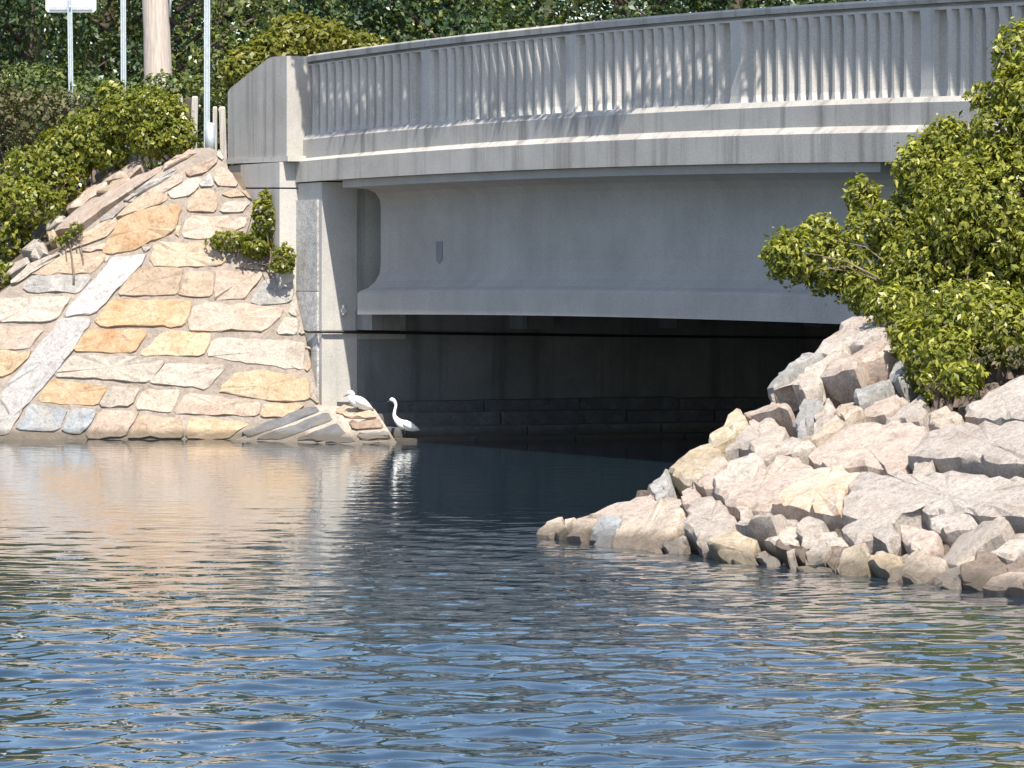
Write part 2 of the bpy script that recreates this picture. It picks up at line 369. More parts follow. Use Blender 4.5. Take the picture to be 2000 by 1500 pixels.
def plate(name, Pn, nrm, m, parent, down, seed, up=.05, amp=.022, grow=1.05, step=.14, tiltk=.10):
    """broken block lying with its flat top on the slope: irregular outline, undercut sides, rough relief"""
    import bmesh
    from mathutils.noise import noise as nz
    r = np.random.default_rng(seed); c = Pn.mean(0); Pn = c + (Pn - c) * grow
    Q = []
    n0 = len(Pn)
    for i in range(n0):
        a, b = Pn[i], Pn[(i + 1) % n0]; k = max(1, int(round(np.linalg.norm(b - a) / step)))
        for j in range(k): Q.append(a + (b - a) * (j / k) + (r.normal(0, .018, 3) if j else 0))
    Q = np.array(Q); n = len(Q); t1 = r.normal(0, tiltk, 3); off = r.uniform(-.045, .035)
    def lift(X, k): return X + nrm * ((((X - c) @ t1)[:, None] if X.ndim > 1 else (X - c) @ t1) + off + k)
    cc = lambda f: c + (Q - c) * f + r.normal(0, .010, Q.shape) * (.7 < f < .9)
    rings = [c + (Q - c) * .86 - nrm * down, lift(Q, -.35 * up - .03) , lift(cc(.965), up * .5), lift(cc(.82), up), lift(cc(.62), up), lift(cc(.42), up), lift(cc(.2), up)]
    V = np.vstack(rings + [[lift(c, up)]]) - origin(parent); Fc = []
    for i in range(6):
        for j in range(n): Fc.append((i * n + j, i * n + (j + 1) % n, (i + 1) * n + (j + 1) % n, (i + 1) * n + j))
    for j in range(n): Fc.append((6 * n + j, 6 * n + (j + 1) % n, 7 * n))
    bm = bmesh.new(); vs = [bm.verts.new(tuple(v)) for v in V]
    for f in Fc: bm.faces.new([vs[i] for i in f])
    bmesh.ops.triangulate(bm, faces=bm.faces)
    for _ in range(2):
        lg = [e for e in bm.edges if e.calc_length() > .15]
        if not lg or len(bm.faces) > 1200: break
        bmesh.ops.subdivide_edges(bm, edges=lg, cuts=1); bmesh.ops.triangulate(bm, faces=[f for f in bm.faces if len(f.verts) > 3])
    bmesh.ops.recalc_face_normals(bm, faces=bm.faces); bm.normal_update(); sv = Vector(r.uniform(0, 50, 3)); nv = Vector(nrm)
    for v in bm.verts:
        p = v.co + sv; w = nz(p * 2.3) * amp * 1.5 + nz(p * 6.5) * amp * .8 + nz(p * 15) * amp * .45
        v.co += (v.normal * .4 + nv * .6) * w
    me = bpy.data.meshes.new(name); bm.to_mesh(me); bm.free(); me.materials.append(m)
    me.polygons.foreach_set('use_smooth', np.ones(len(me.polygons), dtype=bool)); me.set_sharp_from_angle(angle=R(22))
    o = bpy.data.objects.new(name, me); COL.objects.link(o); o.parent = parent; return o

# ================================================================== LARGE STRUCTURE
# ------------------------------------------------------------------ water
def axis(segs):
    out = []
    for a, b, s in segs: out += list(np.arange(a, b, s))
    return np.array(out + [segs[-1][1]])
xs = axis([(-400, -60, 20), (-60, -14, 2), (-14, -10, .25), (-10, 10, .065), (10, 14, .25), (14, 60, 2), (60, 400, 20)])
ys = axis([(-120, 10, 5), (10, 24, .5), (24, 74, .045), (74, 90, .6), (90, 130, 4)])
X, Y = np.meshgrid(xs, ys)
wr = np.random.default_rng(11)
Z = np.zeros_like(X)
near = np.clip((56 - Y) / 25, 0, 1) ** 1.5 * (1 + .18 * np.sin(.31 * Y + .5 * X) * np.sin(.23 * X + 1.7))
mask = ((np.abs(X) < 12) & (Y > 20) & (Y < 76)).astype(float)
NW = 70
for i in range(NW):
    lam = math.exp(wr.uniform(math.log(.13), math.log(1.05)))
    th = wr.normal(math.pi / 2, .62); k = 2 * math.pi / lam
    slope = .054 * (lam / .5) ** .1
    a = slope / k * math.sqrt(2 / NW) * 3.2
    ph = wr.uniform(0, 6.283); mod = .6 + .4 * np.sin(X * wr.uniform(.15, .5) + Y * wr.uniform(.1, .35) + wr.uniform(0, 6.28))
    Z += a * mod * np.sin(k * (X * math.cos(th) + Y * math.sin(th)) + ph + .5 * np.sin(.9 * X + 1.3 * wr.random()))
Z *= (.05 + .95 * near) * mask
ny, nx = X.shape
V = np.stack([X, Y, Z], 2).reshape(-1, 3)
ii = (np.arange(ny - 1)[:, None] * nx + np.arange(nx - 1)[None]).reshape(-1)
Fc = np.stack([ii, ii + 1, ii + nx + 1, ii + nx], 1)
m, nt, b = newmat('estuary_water')
b.inputs['Base Color'].default_value = (.012, .024, .036, 1); b.inputs['Roughness'].default_value = .03; b.inputs['IOR'].default_value = 1.75
v = pos(nt, (2.2, 1.0, 1)); n1 = noise(nt, 2.6, 3, .5, v)
bump(nt, b, n1, .10, .06)
water = mesh('water', V, Fc, m, smooth=True); tag(water, kind='structure')

# ------------------------------------------------------------------ ground
ZW = CAM_H * F_PX / (858 - HY)
KF = 1.8
FP = Plane((-8, ZW, 0), (0, ZW, 0), (0, ZW + 1, KF))            # left paved slope
R0, R1 = FP.hit(0, 560), FP.hit(375, 290)
SP = Plane(R0, R1, at(130, 400, 76.4))                          # flank of the left bank beyond its ridge
def wat(px, py):
    z = CAM_H * F_PX / (py - HY); return ray(px, py) * z + [0, 0, CAM_H]
W1, W2 = wat(1065, 1052), wat(2000, 1165)
sd = (W2 - W1)[:2]; sd /= np.linalg.norm(sd); up2 = np.array([-sd[1], sd[0]])
MP = Plane(W1, W2, W1 + np.array([up2[0], up2[1], .42]))         # right rock bank
E0, E1 = MP.hit(1065, 1050), MP.hit(1720, 622)
ed = (E1 - E0)[:2] / np.linalg.norm((E1 - E0)[:2]); el = np.array([-ed[1], ed[0]])
def right_h(x, y):
    t, d = to_td(x, y) if np.isscalar(x) else ((x - A0[0]) * U[0] + (y - A0[1]) * U[1], (x - A0[0]) * P[0] + (y - A0[1]) * P[1])
    mh = MP.z(x, y)
    s = (x - E0[0]) * el[0] + (y - E0[1]) * el[1]               # >0 on the channel side of the silhouette
    eh = mh - np.maximum(s, 0) * 1.3
    h = np.minimum(eh, 2.25 + .12 * (mh - 2.25)) - .3
    emb = np.where((t > 18.9) & (d > -.1), 4.15, -9)
    return np.maximum(h, emb)
def left_h(x, y):
    t = (x - A0[0]) * U[0] + (y - A0[1]) * U[1]; d = (x - A0[0]) * P[0] + (y - A0[1]) * P[1]
    h = np.minimum(FP.z(x, y) - .5, SP.z(x, y) - .2)
    return np.minimum(h, 4.2 + .02 * np.maximum(0, -t))
def hgrid(name, x0, x1, y0, y1, s, fn, cut, m):
    gx, gy = np.arange(x0, x1 + s, s), np.arange(y0, y1 + s, s); X, Y = np.meshgrid(gx, gy)
    r = np.random.default_rng(3); Z = np.maximum(fn(X, Y), -1.2) + r.normal(0, .025, X.shape)
    ny, nx = X.shape; ii = (np.arange(ny - 1)[:, None] * nx + np.arange(nx - 1)[None]).reshape(-1)
    cx, cy = X[:-1, :-1].ravel() + s / 2, Y[:-1, :-1].ravel() + s / 2
    ii = ii[cut(cx, cy)]
    o = mesh(name, np.stack([X, Y, Z], 2).reshape(-1, 3), np.stack([ii, ii + 1, ii + nx + 1, ii + nx], 1), m, smooth=True)
    return tag(o, kind='structure')
TD = lambda x, y: ((x - A0[0]) * U[0] + (y - A0[1]) * U[1], (x - A0[0]) * P[0] + (y - A0[1]) * P[1])
def cutL(x, y):
    t, d = TD(x, y); return (t < .6) & ~((t > -2.4) & (d > -.1) & (d < 23.9) & (t > 0)) & (y < 128)
hgrid('embankment', -60, 6, 71, 128, .3, left_h, cutL, SOIL)
def cutR(x, y):
    t, d = TD(x, y); return (t > 17.0) & (x > E0[0] - 1.5) & ((t > 18.8) | (d < -1))
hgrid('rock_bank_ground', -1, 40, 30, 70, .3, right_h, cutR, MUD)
mesh('far_ground', [(-900, 128, 3.2), (900, 128, 3.2), (900, 2500, 6), (-900, 2500, 6)], [(0, 1, 2, 3)], SOIL)['kind'] = 'structure'
# land behind the bridge on the far right bank
mb = MB()
q = [bw(19, 12.2, 0), bw(70, 12.2, 0)]
mesh('far_bank', [bw(19.2, 24.1, 3.0), bw(19.2, 75, 3.2), bw(60, 75, 3.2), bw(60, 24.1, 3.6)], [(0, 1, 2, 3)], SOIL)['kind'] = 'structure'

# ------------------------------------------------------------------ bridge
cop_t = curve([(580, 109), (750, 88), (950, 64), (1150, 41), (1350, 23), (1550, 10), (1700, 2)], .17)
cop_b = curve([(585, 121), (750, 104), (950, 77), (1150, 57), (1350, 37), (1550, 24), (1750, 12)], .17)
bal_t = curve([(600, 126), (750, 113), (950, 88), (1150, 66), (1350, 47), (1550, 35), (1750, 26)], .20)
bal_b = curve([(600, 262), (750, 250), (950, 230), (1150, 217), (1350, 205), (1550, 195), (1750, 191)], .20)
bm_t = curve([(590, 271), (750, 258), (950, 240), (1150, 226), (1350, 214), (1550, 205), (1750, 201)], .10)
lg_t = curve([(580, 310), (750, 297), (950, 276), (1150, 266), (1350, 256), (1550, 249), (1750, 245)], .10)
lg_c = curve([(580, 315), (750, 303), (950, 286), (1150, 277), (1350, 268), (1550, 262), (1750, 259)], 0)
lg_b = curve([(580, 356), (750, 345), (950, 335), (1150, 327), (1350, 322), (1550, 318), (1750, 316)], 0)
gd_b = curve([(700, 614), (950, 616), (1180, 618), (1400, 624), (1660, 634)], .35)

bridge = thing('road_bridge', 'grey concrete road bridge with slatted parapet spanning the dark channel', 'bridge', bw(0, 0, 0))
TE = 26.0
def sweep(name, prof, t0, t1, m, parent=bridge, step=.8, mbx=None):
    T = np.linspace(t0, t1, max(2, int((t1 - t0) / step) + 1)); rings = [[bw(t, d, h) for d, h in prof(t)] for t in T]
    k = len(rings[0]); V = [p for r_ in rings for p in r_]
    Fc = [(i * k + j, i * k + (j + 1) % k, (i + 1) * k + (j + 1) % k, (i + 1) * k + j) for i in range(len(T) - 1) for j in range(k)]
    Fc += [tuple(range(k))[::-1], tuple(range((len(T) - 1) * k, len(T) * k))]
    if mbx is not None: mbx.add(V, Fc); return
    return mesh(name, V, Fc, m, parent)
# coping, in cast lengths with open joints at the wide balusters
tw = [4.31, 9.15, 13.99, 18.83, 23.67]
cuts = [.12] + [t + .25 for t in tw] + [TE]
for a, c in zip(cuts[:-1], cuts[1:]):
    sweep('coping', lambda t: [(.168, cop_b(t)), (.158, cop_t(t) - .03), (.19, cop_t(t)), (.50, cop_t(t)), (.53, cop_t(t) - .03), (.52, cop_b(t))], a + .006, c - .006, CONC)
sweep('top_rail', lambda t: [(.187, bal_t(t)), (.186, cop_b(t) - .045), (.26, cop_b(t) - .045), (.26, cop_b(t) + .002), (.45, cop_b(t) + .002), (.44, bal_t(t))], .12, TE, CONC_B)
sweep('base_rail', lambda t: [(.105, lg_t(t) - .02), (.10, bm_t(t) - .01), (.165, bal_b(t) - .005), (.47, bal_b(t) - .005), (.5, lg_t(t) - .02)], .12, TE, CONC)
lc = [0.03, 7.02, 18.55, TE]
for a, c in zip(lc[:-1], lc[1:]):
    sweep('ledge', lambda t: [(0, lg_b(t)), (0, lg_c(t)), (.10, lg_t(t)), (.7, lg_t(t) + .01), (.7, lg_b(t) + .003)], a + .006, c - .006, CONC)
# balusters: one mesh each kind, chamfered at foot and head
def bal_mesh(w, name):
    hw = w / 2; mb = MB(); dp = .2
    zz = [0, .05, .09, .5, .86, .94, 1.0]; ins = [.0, .012, .022, .024, .022, .010, .0]
    rings = []
    for z_, s_ in zip(zz, ins):
        a, c = hw + .012 - s_, hw + .012 - s_
        rings.append([(-a + .022, s_ * .3, z_), (-a, .05, z_), (-a, dp, z_), (c, dp, z_), (c, .062, z_), (c - .045, s_ * .3, z_)])
    k = 6; V = [p for r_ in rings for p in r_]
    Fc = [(i * k + j, i * k + (j + 1) % k, (i + 1) * k + (j + 1) % k, (i + 1) * k + j) for i in range(len(zz) - 1) for j in range(k)]
    Fc += [tuple(range(k)), tuple(range((len(zz) - 1) * k, len(zz) * k))[::-1]]
    M = np.array([[U[0], P[0], 0], [U[1], P[1], 0], [0, 0, 1]])
    V = [M @ np.array(v_) for v_ in V]
    me = bpy.data.meshes.new(name); me.from_pydata([tuple(v_) for v_ in V], [], Fc); me.materials.append(CONC_B); me.update(); return me
me_n, me_w = bal_mesh(.15, 'baluster'), bal_mesh(.37, 'wide_baluster')
def put_bal(t, me, nm):
    o = bpy.data.objects.new(nm, me); COL.objects.link(o); o.parent = bridge
    z0, z1 = bal_b(t) - .006, bal_t(t) + .004
    o.location = Vector([float(v_) for v_ in bw(t, .185, z0) - origin(bridge)]); o.scale = (1, 1, float(z1 - z0))
prev = -.52
for wc in tw + [28.51]:
    w0 = wc + .24
    ts = [prev + .5 * .30 + .25 + .30 * 0 + i * (w0 - prev - .30) / 15.0 for i in range(0, 15)]
    for i in range(1, 15):
        t = prev + (.30 + .15) / 1.0 * .5 + i * (w0 - prev - .45 * .5 - .225) / 15.0
        if .18 < t < TE - .1: put_bal(t, me_n, 'baluster')
    if w0 < TE: put_bal(w0, me_w, 'wide_baluster')
    prev = w0
# end block with its sloping shoulder, moulding and pilaster
def slab_td(name, pts, d0, d1, m, parent=bridge):      # polygon (t,H) extruded between planes d0 and d1
    mb = MB(); mb.hexa([bw(t, d0, h) for t, h in pts], [bw(t, d1, h) for t, h in pts]); return mb.out(name, m, parent)
def pxp(pts, d): return [bhit(x, y, d) for x, y in pts]
slab_td('end_block', pxp([(445, 311), (445, 180), (450, 172), (522, 115), (532, 111), (560, 109), (560, 308)], -.18), -.18, .52, CONC)
slab_td('moulding', pxp([(441, 320), (441, 311), (562, 304), (562, 315)], -.21), -.21, .54, WING)
c1 = pxp([(470, 366), (470, 322), (546, 316.5), (546, 366)], -.27)
c2 = pxp([(470, 560), (470, 369), (546, 369), (546, 700)], -.27)
slab_td('wing_wall', [(c1[0][0] - .75, c1[0][1]), (c1[1][0] - .75, c1[1][1]), (c1[1][0], c1[1][1]), c1[2], c1[3]][:3] + [c1[0]], -.16, .6, WING)
slab_td('wall_pier', c1, -.27, .05, WING)
slab_td('wall_pier', [(c2[0][0], 1.0), c2[1], c2[2], (c2[3][0], .2)], -.27, .05, WING)
slab_td('wing_wall', [(-2.25, .8), (-2.25, 4.22), (-1.56, 4.26), (-1.56, .8)], -.14, .6, WING)
# abutments; left wall coloured cream where sunlit, darker inwards for the deck's shade
sweep('abutment', lambda t: [(.66, -1), (.66, lg_b(t) - .02), (24, lg_b(t) - .02), (24, -1)], -2.4, .965, ABUT_SHADE)
sweep('abutment_corner_sunlit', lambda t: [(.05, -1), (.05, lg_b(t) - .02), (.657, lg_b(t) - .02), (.657, -1)], -2.4, .97, WING)
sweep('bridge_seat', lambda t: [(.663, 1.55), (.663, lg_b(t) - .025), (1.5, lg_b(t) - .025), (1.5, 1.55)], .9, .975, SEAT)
sweep('abutment', lambda t: [(.05, -1), (.05, lg_b(t) - .02), (24, lg_b(t) - .02), (24, -1)], 18.75, 26, ABUT_SHADE)
slab_td('granite_facing', [(.02, -.2), (.02, 2.3), (.86, 2.3), (.86, -.2)], .012, .06, GRAN)
slab_td('granite_facing', [(.025, 2.312), (.025, 3.75), (.86, 3.75), (.86, 2.312)], .015, .06, GRAN)
# deck slab and wearing course, drawn wider to darken the space beneath
sweep('deck_slab', lambda t: [(.7, lg_b(t) + .012), (.7, lg_t(t) - .1), (23.5, lg_t(t) - .1), (23.5, lg_b(t) + .012)], -2.4, TE, CONC)
sweep('road_surface', lambda t: [(.9, lg_t(t) - .1), (.9, lg_t(t) - .02), (23.3, lg_t(t) - .02), (23.3, lg_t(t) - .1)], -2.4, TE, ASPH)
sweep('far_parapet', lambda t: [(23.5, lg_b(t)), (23.5, cop_t(t)), (23.9, cop_t(t)), (24.0, lg_b(t))], -2.4, TE, CONC)
# girders: bulb tee section with rounded fillets
def gird(off):
    def pr(t):
        b0 = gd_b(t); top = lg_b(t) - .004; c = .90 + off
        half = [(.55, 0), (.55, .33), (.50, .37), (.36, .42), (.24, .52), (.17, .64), (.15, .80)]
        h = top - b0
        half += [(.15, h - .42), (.17, h - .30), (.24, h - .20), (.38, h - .14), (.80 if off == 0 else .60, h - .12), (.80 if off == 0 else .60, h)]
        L = [(c - a, b0 + z_) for a, z_ in half]; Rr = [(c + min(a, .6), b0 + z_) for a, z_ in half][::-1]
        return L + Rr
    o = sweep('girder', pr, 1.67, 18.1, GIRD); return o
for off in (0, 2.7, 5.4, 8.1, 10.8, 13.5, 16.2, 18.9, 21.6): gird(off)
for off in (0, 2.7, 5.4, 8.1, 10.8, 13.5, 16.2, 18.9, 21.6):
    mb = MB(); mb.hexa([bw(1.0, .62 + off, 1.7), bw(1.62, .62 + off, 1.7), bw(1.62, 1.1 + off, 1.7), bw(1.0, 1.1 + off, 1.7)],
                       [bw(1.0, .62 + off, 2.0), bw(1.62, .62 + off, 2.0), bw(1.62, 1.1 + off, 2.0), bw(1.0, 1.1 + off, 2.0)]); mb.out('bearing_block', ABUT_SHADE, bridge)
mb = MB(); mb.tube([bw(1.03, .40, 1.93), bw(1.03, .40, 2.09)], .028, 10); mb.tube([bw(1.0, .40, 2.0), bw(1.06, .40, 2.0)], .045, 6); mb.out('anchor_bolt', BEAR, bridge)
# lifting pocket on the web
p0 = bhit(858, 492, .74)
slab_td('web_pocket', [(p0[0] - .12, p0[1] - .13), (p0[0] - .13, p0[1] + .16), (p0[0] + .1, p0[1] + .16), (p0[0] + .11, p0[1] - .10), (p0[0] + .0, p0[1] - .19)], .742, .76, ABUT_SHADE)
# stepped stone benches at the foot of the abutment
steps = thing('stone_footing', 'wet stepped stone footing under the bridge deck below the stained wall', 'footing', bw(1, .3, 0))
br = np.random.default_rng(5)
rows = [(.97, 1.5, .57, .30), (.97, 2.1, .40, .30), (.97, 2.7, .22, .30), (.97, 3.2, .06, .30)]
low = -.6
for i, (t0, t1, h, d0) in enumerate(rows):
    lowz = [.36, .18, .02, -1.0][i]; d = d0
    while d < 24:
        L = br.uniform(1.3, 2.6); e = min(d + L, 24.1); a = t1 + br.normal(0, .025); hh = h + br.normal(0, .012)
        mb = MB(); g = .012
        mb.hexa([bw(t0, d + g, lowz), bw(a, d + g, lowz), bw(a, e - g, lowz), bw(t0, e - g, lowz)],
                [bw(t0, d + g, hh), bw(a - .02, d + g + .015, hh), bw(a - .02, e - g, hh), bw(t0, e - g, hh)])
        mb.out('block', FOOT_GREY, steps); d = e

# ------------------------------------------------------------------ stones traced on their planes
def poly3(pts, tr, plane):
    s_, ox, oy = tr; return np.array([plane.hit(ox + x / s_, oy + y / s_) for x, y in pts])
Z2, Z5, Z6, Z5R, Z6F = (2.307, 0, 250), (4.6875, 0, 250), (2.586, 1500, 600), (2.5, 1050, 550), (4.348, 400, 720)
def resample(Pn, step, r, jit):
    out = []; n = len(Pn)
    for i in range(n):
        a, b = Pn[i], Pn[(i + 1) % n]; L = np.linalg.norm(b - a); k = max(1, int(round(L / step)))
        for j in range(k): out.append(a + (b - a) * (j / k))
    out = np.array(out); out += r.normal(0, jit, out.shape); return out
def round_corners(Pn, f=.16):
    out = []; n = len(Pn)
    for i in range(n):
        a, b, c = Pn[i - 1], Pn[i], Pn[(i + 1) % n]
        fa = min(f, .055 / max(np.linalg.norm(a - b), 1e-6)) if f < .2 else f; fc = min(f, .055 / max(np.linalg.norm(c - b), 1e-6)) if f < .2 else f
        out += [b + (a - b) * fa, b + (c - b) * fc]
    return np.array(out)
def stone(name, Pn, nrm, m, parent, up=.05, down=.12, step=.16, jit=.010, seed=1, smooth=False, rough=0.012, shrink=1.0, levels=((0, 1.0), (.75, .988), (1.0, .965), (1.0, .5))):
    r = np.random.default_rng(seed); c0 = Pn.mean(0); Pn = c0 + (Pn - c0) * shrink
    Q = resample(round_corners(Pn), step, r, jit); c = Q.mean(0); n = len(Q)
    rings = [Q - nrm * down]
    for f, s_ in levels:
        rings.append(c + (Q - c) * s_ + nrm * (up * f) + r.normal(0, rough, (n, 3)) * (f > 0) * (s_ > .93))
    V = np.vstack(rings + [[c + nrm * (up * levels[-1][0] * 1.02)]]); Fc = []
    for i in range(len(rings) - 1):
        for j in range(n): Fc.append((i * n + j, i * n + (j + 1) % n, (i + 1) * n + (j + 1) % n, (i + 1) * n + j))
    k = len(rings) - 1
    for j in range(n): Fc.append((k * n + j, k * n + (j + 1) % n, len(V) - 1))
    area = sum(np.cross(Q[j] - c, Q[(j + 1) % n] - c).dot(nrm) for j in range(n))
    if area < 0: Fc = [f_[::-1] for f_ in Fc]
    return mesh(name, V, Fc, m, parent, smooth)

pav = thing('stone_slope_paving', 'mortared slope of tan and orange stone blocks left of the bridge', 'stone slope', R0 * 0 + FP.hit(300, 858))
LS = [
 ('orange', [(545,410),(640,370),(800,345),(810,380),(782,470),(690,508),(600,550),(520,568),(462,560),(500,490)]),
 ('tan', [(330,510),(400,460),(510,405),(530,430),(480,495),(400,520),(300,565)]),
 ('pink', [(385,548),(420,530),(478,520),(455,552),(360,560)]),
 ('tan', [(180,610),(290,574),(465,568),(468,592),(420,652),(280,655),(130,665)]),
 ('grey', [(130,682),(180,664),(395,664),(408,684),(350,742),(120,740),(105,715)]),
 ('pale', [(20,770),(310,762),(300,800),(240,870),(0,878),(-90,862),(-80,790)]),
 ('pink', [(-90,895),(190,892),(195,910),(120,998),(0,1000),(-120,1000)]),
 ('gold', [(-120,1010),(130,1012),(125,1040),(60,1100),(0,1122),(-160,1130)]),
 ('white', [(490,612),(510,587),(655,577),(640,612),(540,720),(440,825),(400,838),(290,845),(330,790)]),
 ('white', [(265,868),(395,864),(403,885),(330,1000),(200,1160),(130,1240),(60,1300),(0,1200),(120,1060)]),
 ('grey', [(-10,1215),(50,1310),(110,1265),(30,1385),(-160,1385),(-160,1330)]),
 ('tan', [(700,518),(900,520),(1020,590),(985,620),(700,626),(682,600),(690,550)]),
 ('pink', [(860,402),(1100,400),(1110,440),(1020,470),(960,498),(830,498),(820,470),(840,420)]),
 ('tan', [(850,325),(900,280),(965,280),(978,330),(975,378),(842,380)]),
 ('pale', [(1005,340),(1060,330),(1130,332),(1120,350),(1090,383),(988,383)]),
 ('pale', [(770,290),(850,228),(903,228),(890,275),(850,308),(770,315),(760,300)]),
 ('pink', [(985,172),(1040,205),(1075,262),(985,265),(970,235)]),
 ('tan', [(1000,300),(1070,278),(1110,313),(1020,310)]),
 ('grey', [(905,238),(950,205),(968,262),(900,268)]),
 ('pink', [(840,195),(920,150),(985,135),(975,165),(920,205),(845,222)]),
 ('tan', [(530,395),(600,350),(740,290),(758,318),(720,345),(620,378),(545,405)]),
 ('pink', [(575,335),(640,290),(790,205),(832,232),(760,282),(650,328)]),
 ('grey', [(560,330),(640,262),(760,192),(790,196),(640,283),(575,328)]),
 ('tan', [(590,642),(620,630),(820,634),(823,650),(800,753),(545,756),(537,740)]),
 ('tan', [(850,647),(962,647),(958,740),(938,763),(807,758),(822,720)]),
 ('pink', [(974,647),(1165,644),(1185,665),(1120,740),(1100,773),(968,770),(967,740)]),
 ('grey', [(1190,692),(1310,682),(1322,740),(1308,788),(1180,798),(1124,788)]),
 ('orange', [(500,778),(850,778),(860,797),(828,893),(470,893),(430,875)]),
 ('pink', [(872,812),(920,793),(1100,797),(1270,817),(1262,850),(1190,913),(852,915),(857,860)]),
 ('pale', [(1275,862),(1338,857),(1343,933),(1242,928)]),
 ('pale', [(1312,762),(1338,762),(1340,843),(1302,843)]),
 ('orange', [(400,902),(650,914),(658,935),(600,1015),(350,1008),(337,1000)]),
 ('gold', [(740,917),(870,922),(958,927),(908,1027),(642,1022),(640,1010)]),
 ('pale', [(960,962),(1000,945),(1200,957),(1348,964),(1367,980),(1362,1078),(1338,1088),(1100,1058),(947,1028),(942,1000)]),
 ('pale', [(330,1027),(730,1042),(733,1052),(668,1147),(270,1123),(252,1110)]),
 ('pale', [(757,1062),(1008,1070),(1003,1090),(928,1177),(693,1153),(683,1140)]),
 ('gold', [(1070,1103),(1170,1091),(1383,1132),(1386,1228),(1270,1236),(1000,1193),(990,1175)]),
 ('orange', [(240,1133),(478,1167),(477,1185),(428,1253),(172,1233),(192,1190)]),
 ('pale', [(502,1167),(633,1172),(588,1253),(443,1256)]),
 ('pink', [(652,1178),(818,1187),(768,1288),(607,1263)]),
 ('pink', [(847,1195),(1178,1237),(1158,1298),(782,1288)]),
 ('gold', [(1192,1243),(1378,1252),(1290,1300),(1172,1308)]),
 ('blue', [(132,1248),(303,1264),(258,1370),(75,1362)]),
 ('blue', [(325,1267),(438,1277),(380,1378),(282,1372)]),
 ('pink', [(457,1272),(588,1277),(628,1282),(560,1395),(390,1395)]),
 ('tan', [(642,1293),(818,1312),(828,1400),(572,1398)]),
 ('gold', [(862,1307),(1130,1330),(1060,1372),(1030,1400),(837,1398)]),
 ('pale', [(1355,872),(1380,930),(1350,933)]), ('tan', [(1382,1000),(1402,1092),(1376,1098)]),
 ('pale', [(1400,1130),(1425,1200),(1435,1245),(1395,1212)]), ('pink', [(1372,985),(1395,990),(1398,998),(1374,998)]),
 ('pale', [(640,532),(670,527),(680,545),(652,560)]), ('pale', [(472,577),(492,575),(482,602),(468,596)]), ('tan', [(790,450),(815,437),(806,485),(790,482)]),
 ('pink', [(1105,600),(1180,615),(1200,640),(1060,632)]), ('pink', [(1330,345),(1330,345)]),
 ('pale', [(990,90),(1010,150),(975,125)]), ('tan', [(1085,285),(1110,290),(1140,325),(1115,312)]),
]
k = 0
for mname, pts in LS:
    if len(set(pts)) < 3: continue
    k += 1
    o = stone('stone', poly3(pts, Z2, FP), FP.n, ST[mname], pav, up=.018 + .022 * rng.random(), down=.10, seed=100 + k, rough=.003, shrink=1.045, smooth=False)
    if mname == 'white' and len(pts) > 8: o['label'] = 'long pale concrete curb strip running down the slope'; o.name = 'curb_strip'
# edge stones along the ridge (second zoom), same paved plane
for j, (mname, pts) in enumerate([('tan', [(1060,825),(1200,690),(1490,565),(1490,700),(1250,775),(1100,825)]),
        ('pale', [(90,1420),(250,1275),(440,1185),(570,1155),(380,1290),(130,1440)]),
        ('grey', [(900,860),(1100,755),(1200,695),(1040,825),(1000,850)])]):
    stone('stone', poly3(pts, Z5, FP), FP.n, ST[mname], pav, up=.05, down=.1, seed=300 + j, rough=.006)
# mortar bed
outl = [(-300, 800), (-120, 668), (0, 572), (110, 492), (225, 402), (330, 322), (380, 290), (410, 288), (437, 300), (446, 330), (492, 395), (545, 470), (575, 560), (592, 640), (625, 790), (640, 900), (-300, 900)]
B = np.array([FP.hit(x, y) for x, y in outl]); mb = MB(); mb.hexa(B - FP.n * .5, B - FP.n * .002); mb.out('mortar_bed', MORT, pav)
# footing facet of strips coloured grey for its grazing light, with pale mortar
Pq0, Pq1, Pq2 = bw(.97, -.02, .60), wat(705, 868), wat(470, 859)
LF = Plane(Pq0, Pq1, Pq2)
for j, pts in enumerate([[(310,552),(900,328),(965,332),(978,372),(860,418),(372,598)], [(425,608),(870,443),(1050,380),(1096,440),(650,612)], [(765,612),(1120,472),(1200,565),(985,628)], [(1000,633),(1180,580),(1290,622),(1200,640)]]):
    stone('stone', poly3(pts, Z6F, LF), LF.n, FOOT_GREY, pav, up=.03, down=.08, seed=400 + j, rough=.004)
mb = MB(); f0 = [LF.hit(x, y) for x, y in [(455, 862), (620, 792), (634, 792), (712, 872), (640, 885), (470, 885)]]
mb.hexa([p - LF.n * .45 for p in f0], [p + LF.n * .008 for p in f0]); mb.out('mortar_bed', ST['pale'], pav)
RFp = Plane(bw(.97, .29, .57), bw(3.2, .29, 0), bw(.97, .0, .45))
RF = Plane(bw(.95, -.02, .58), bw(1.5, .28, .55), bw(3.2, .28, .02))
for j, (mm, pts) in enumerate([('tan', [(1110,372),(1190,332),(1380,370),(1430,374),(1468,443),(1215,428)]), ('brown', [(1215,462),(1480,452),(1530,520),(1280,533)]), ('grey', [(1290,572),(1550,552),(1588,610),(1330,618)]), ('brown', [(1340,650),(1600,642),(1655,695),(1400,695)])]):
    stone('stone', poly3(pts, Z6F, RF), RF.n, ST[mm], steps, up=.05, down=.25, seed=420 + j, rough=.01)
mb = MB(); f0 = [RF.hit(x, y) for x, y in [(632, 792), (732, 800), (782, 876), (705, 876)]]
mb.hexa([p - RF.n * .4 for p in f0], [p + RF.n * .01 for p in f0]); mb.out('mortar_bed', ST['pale'], steps)
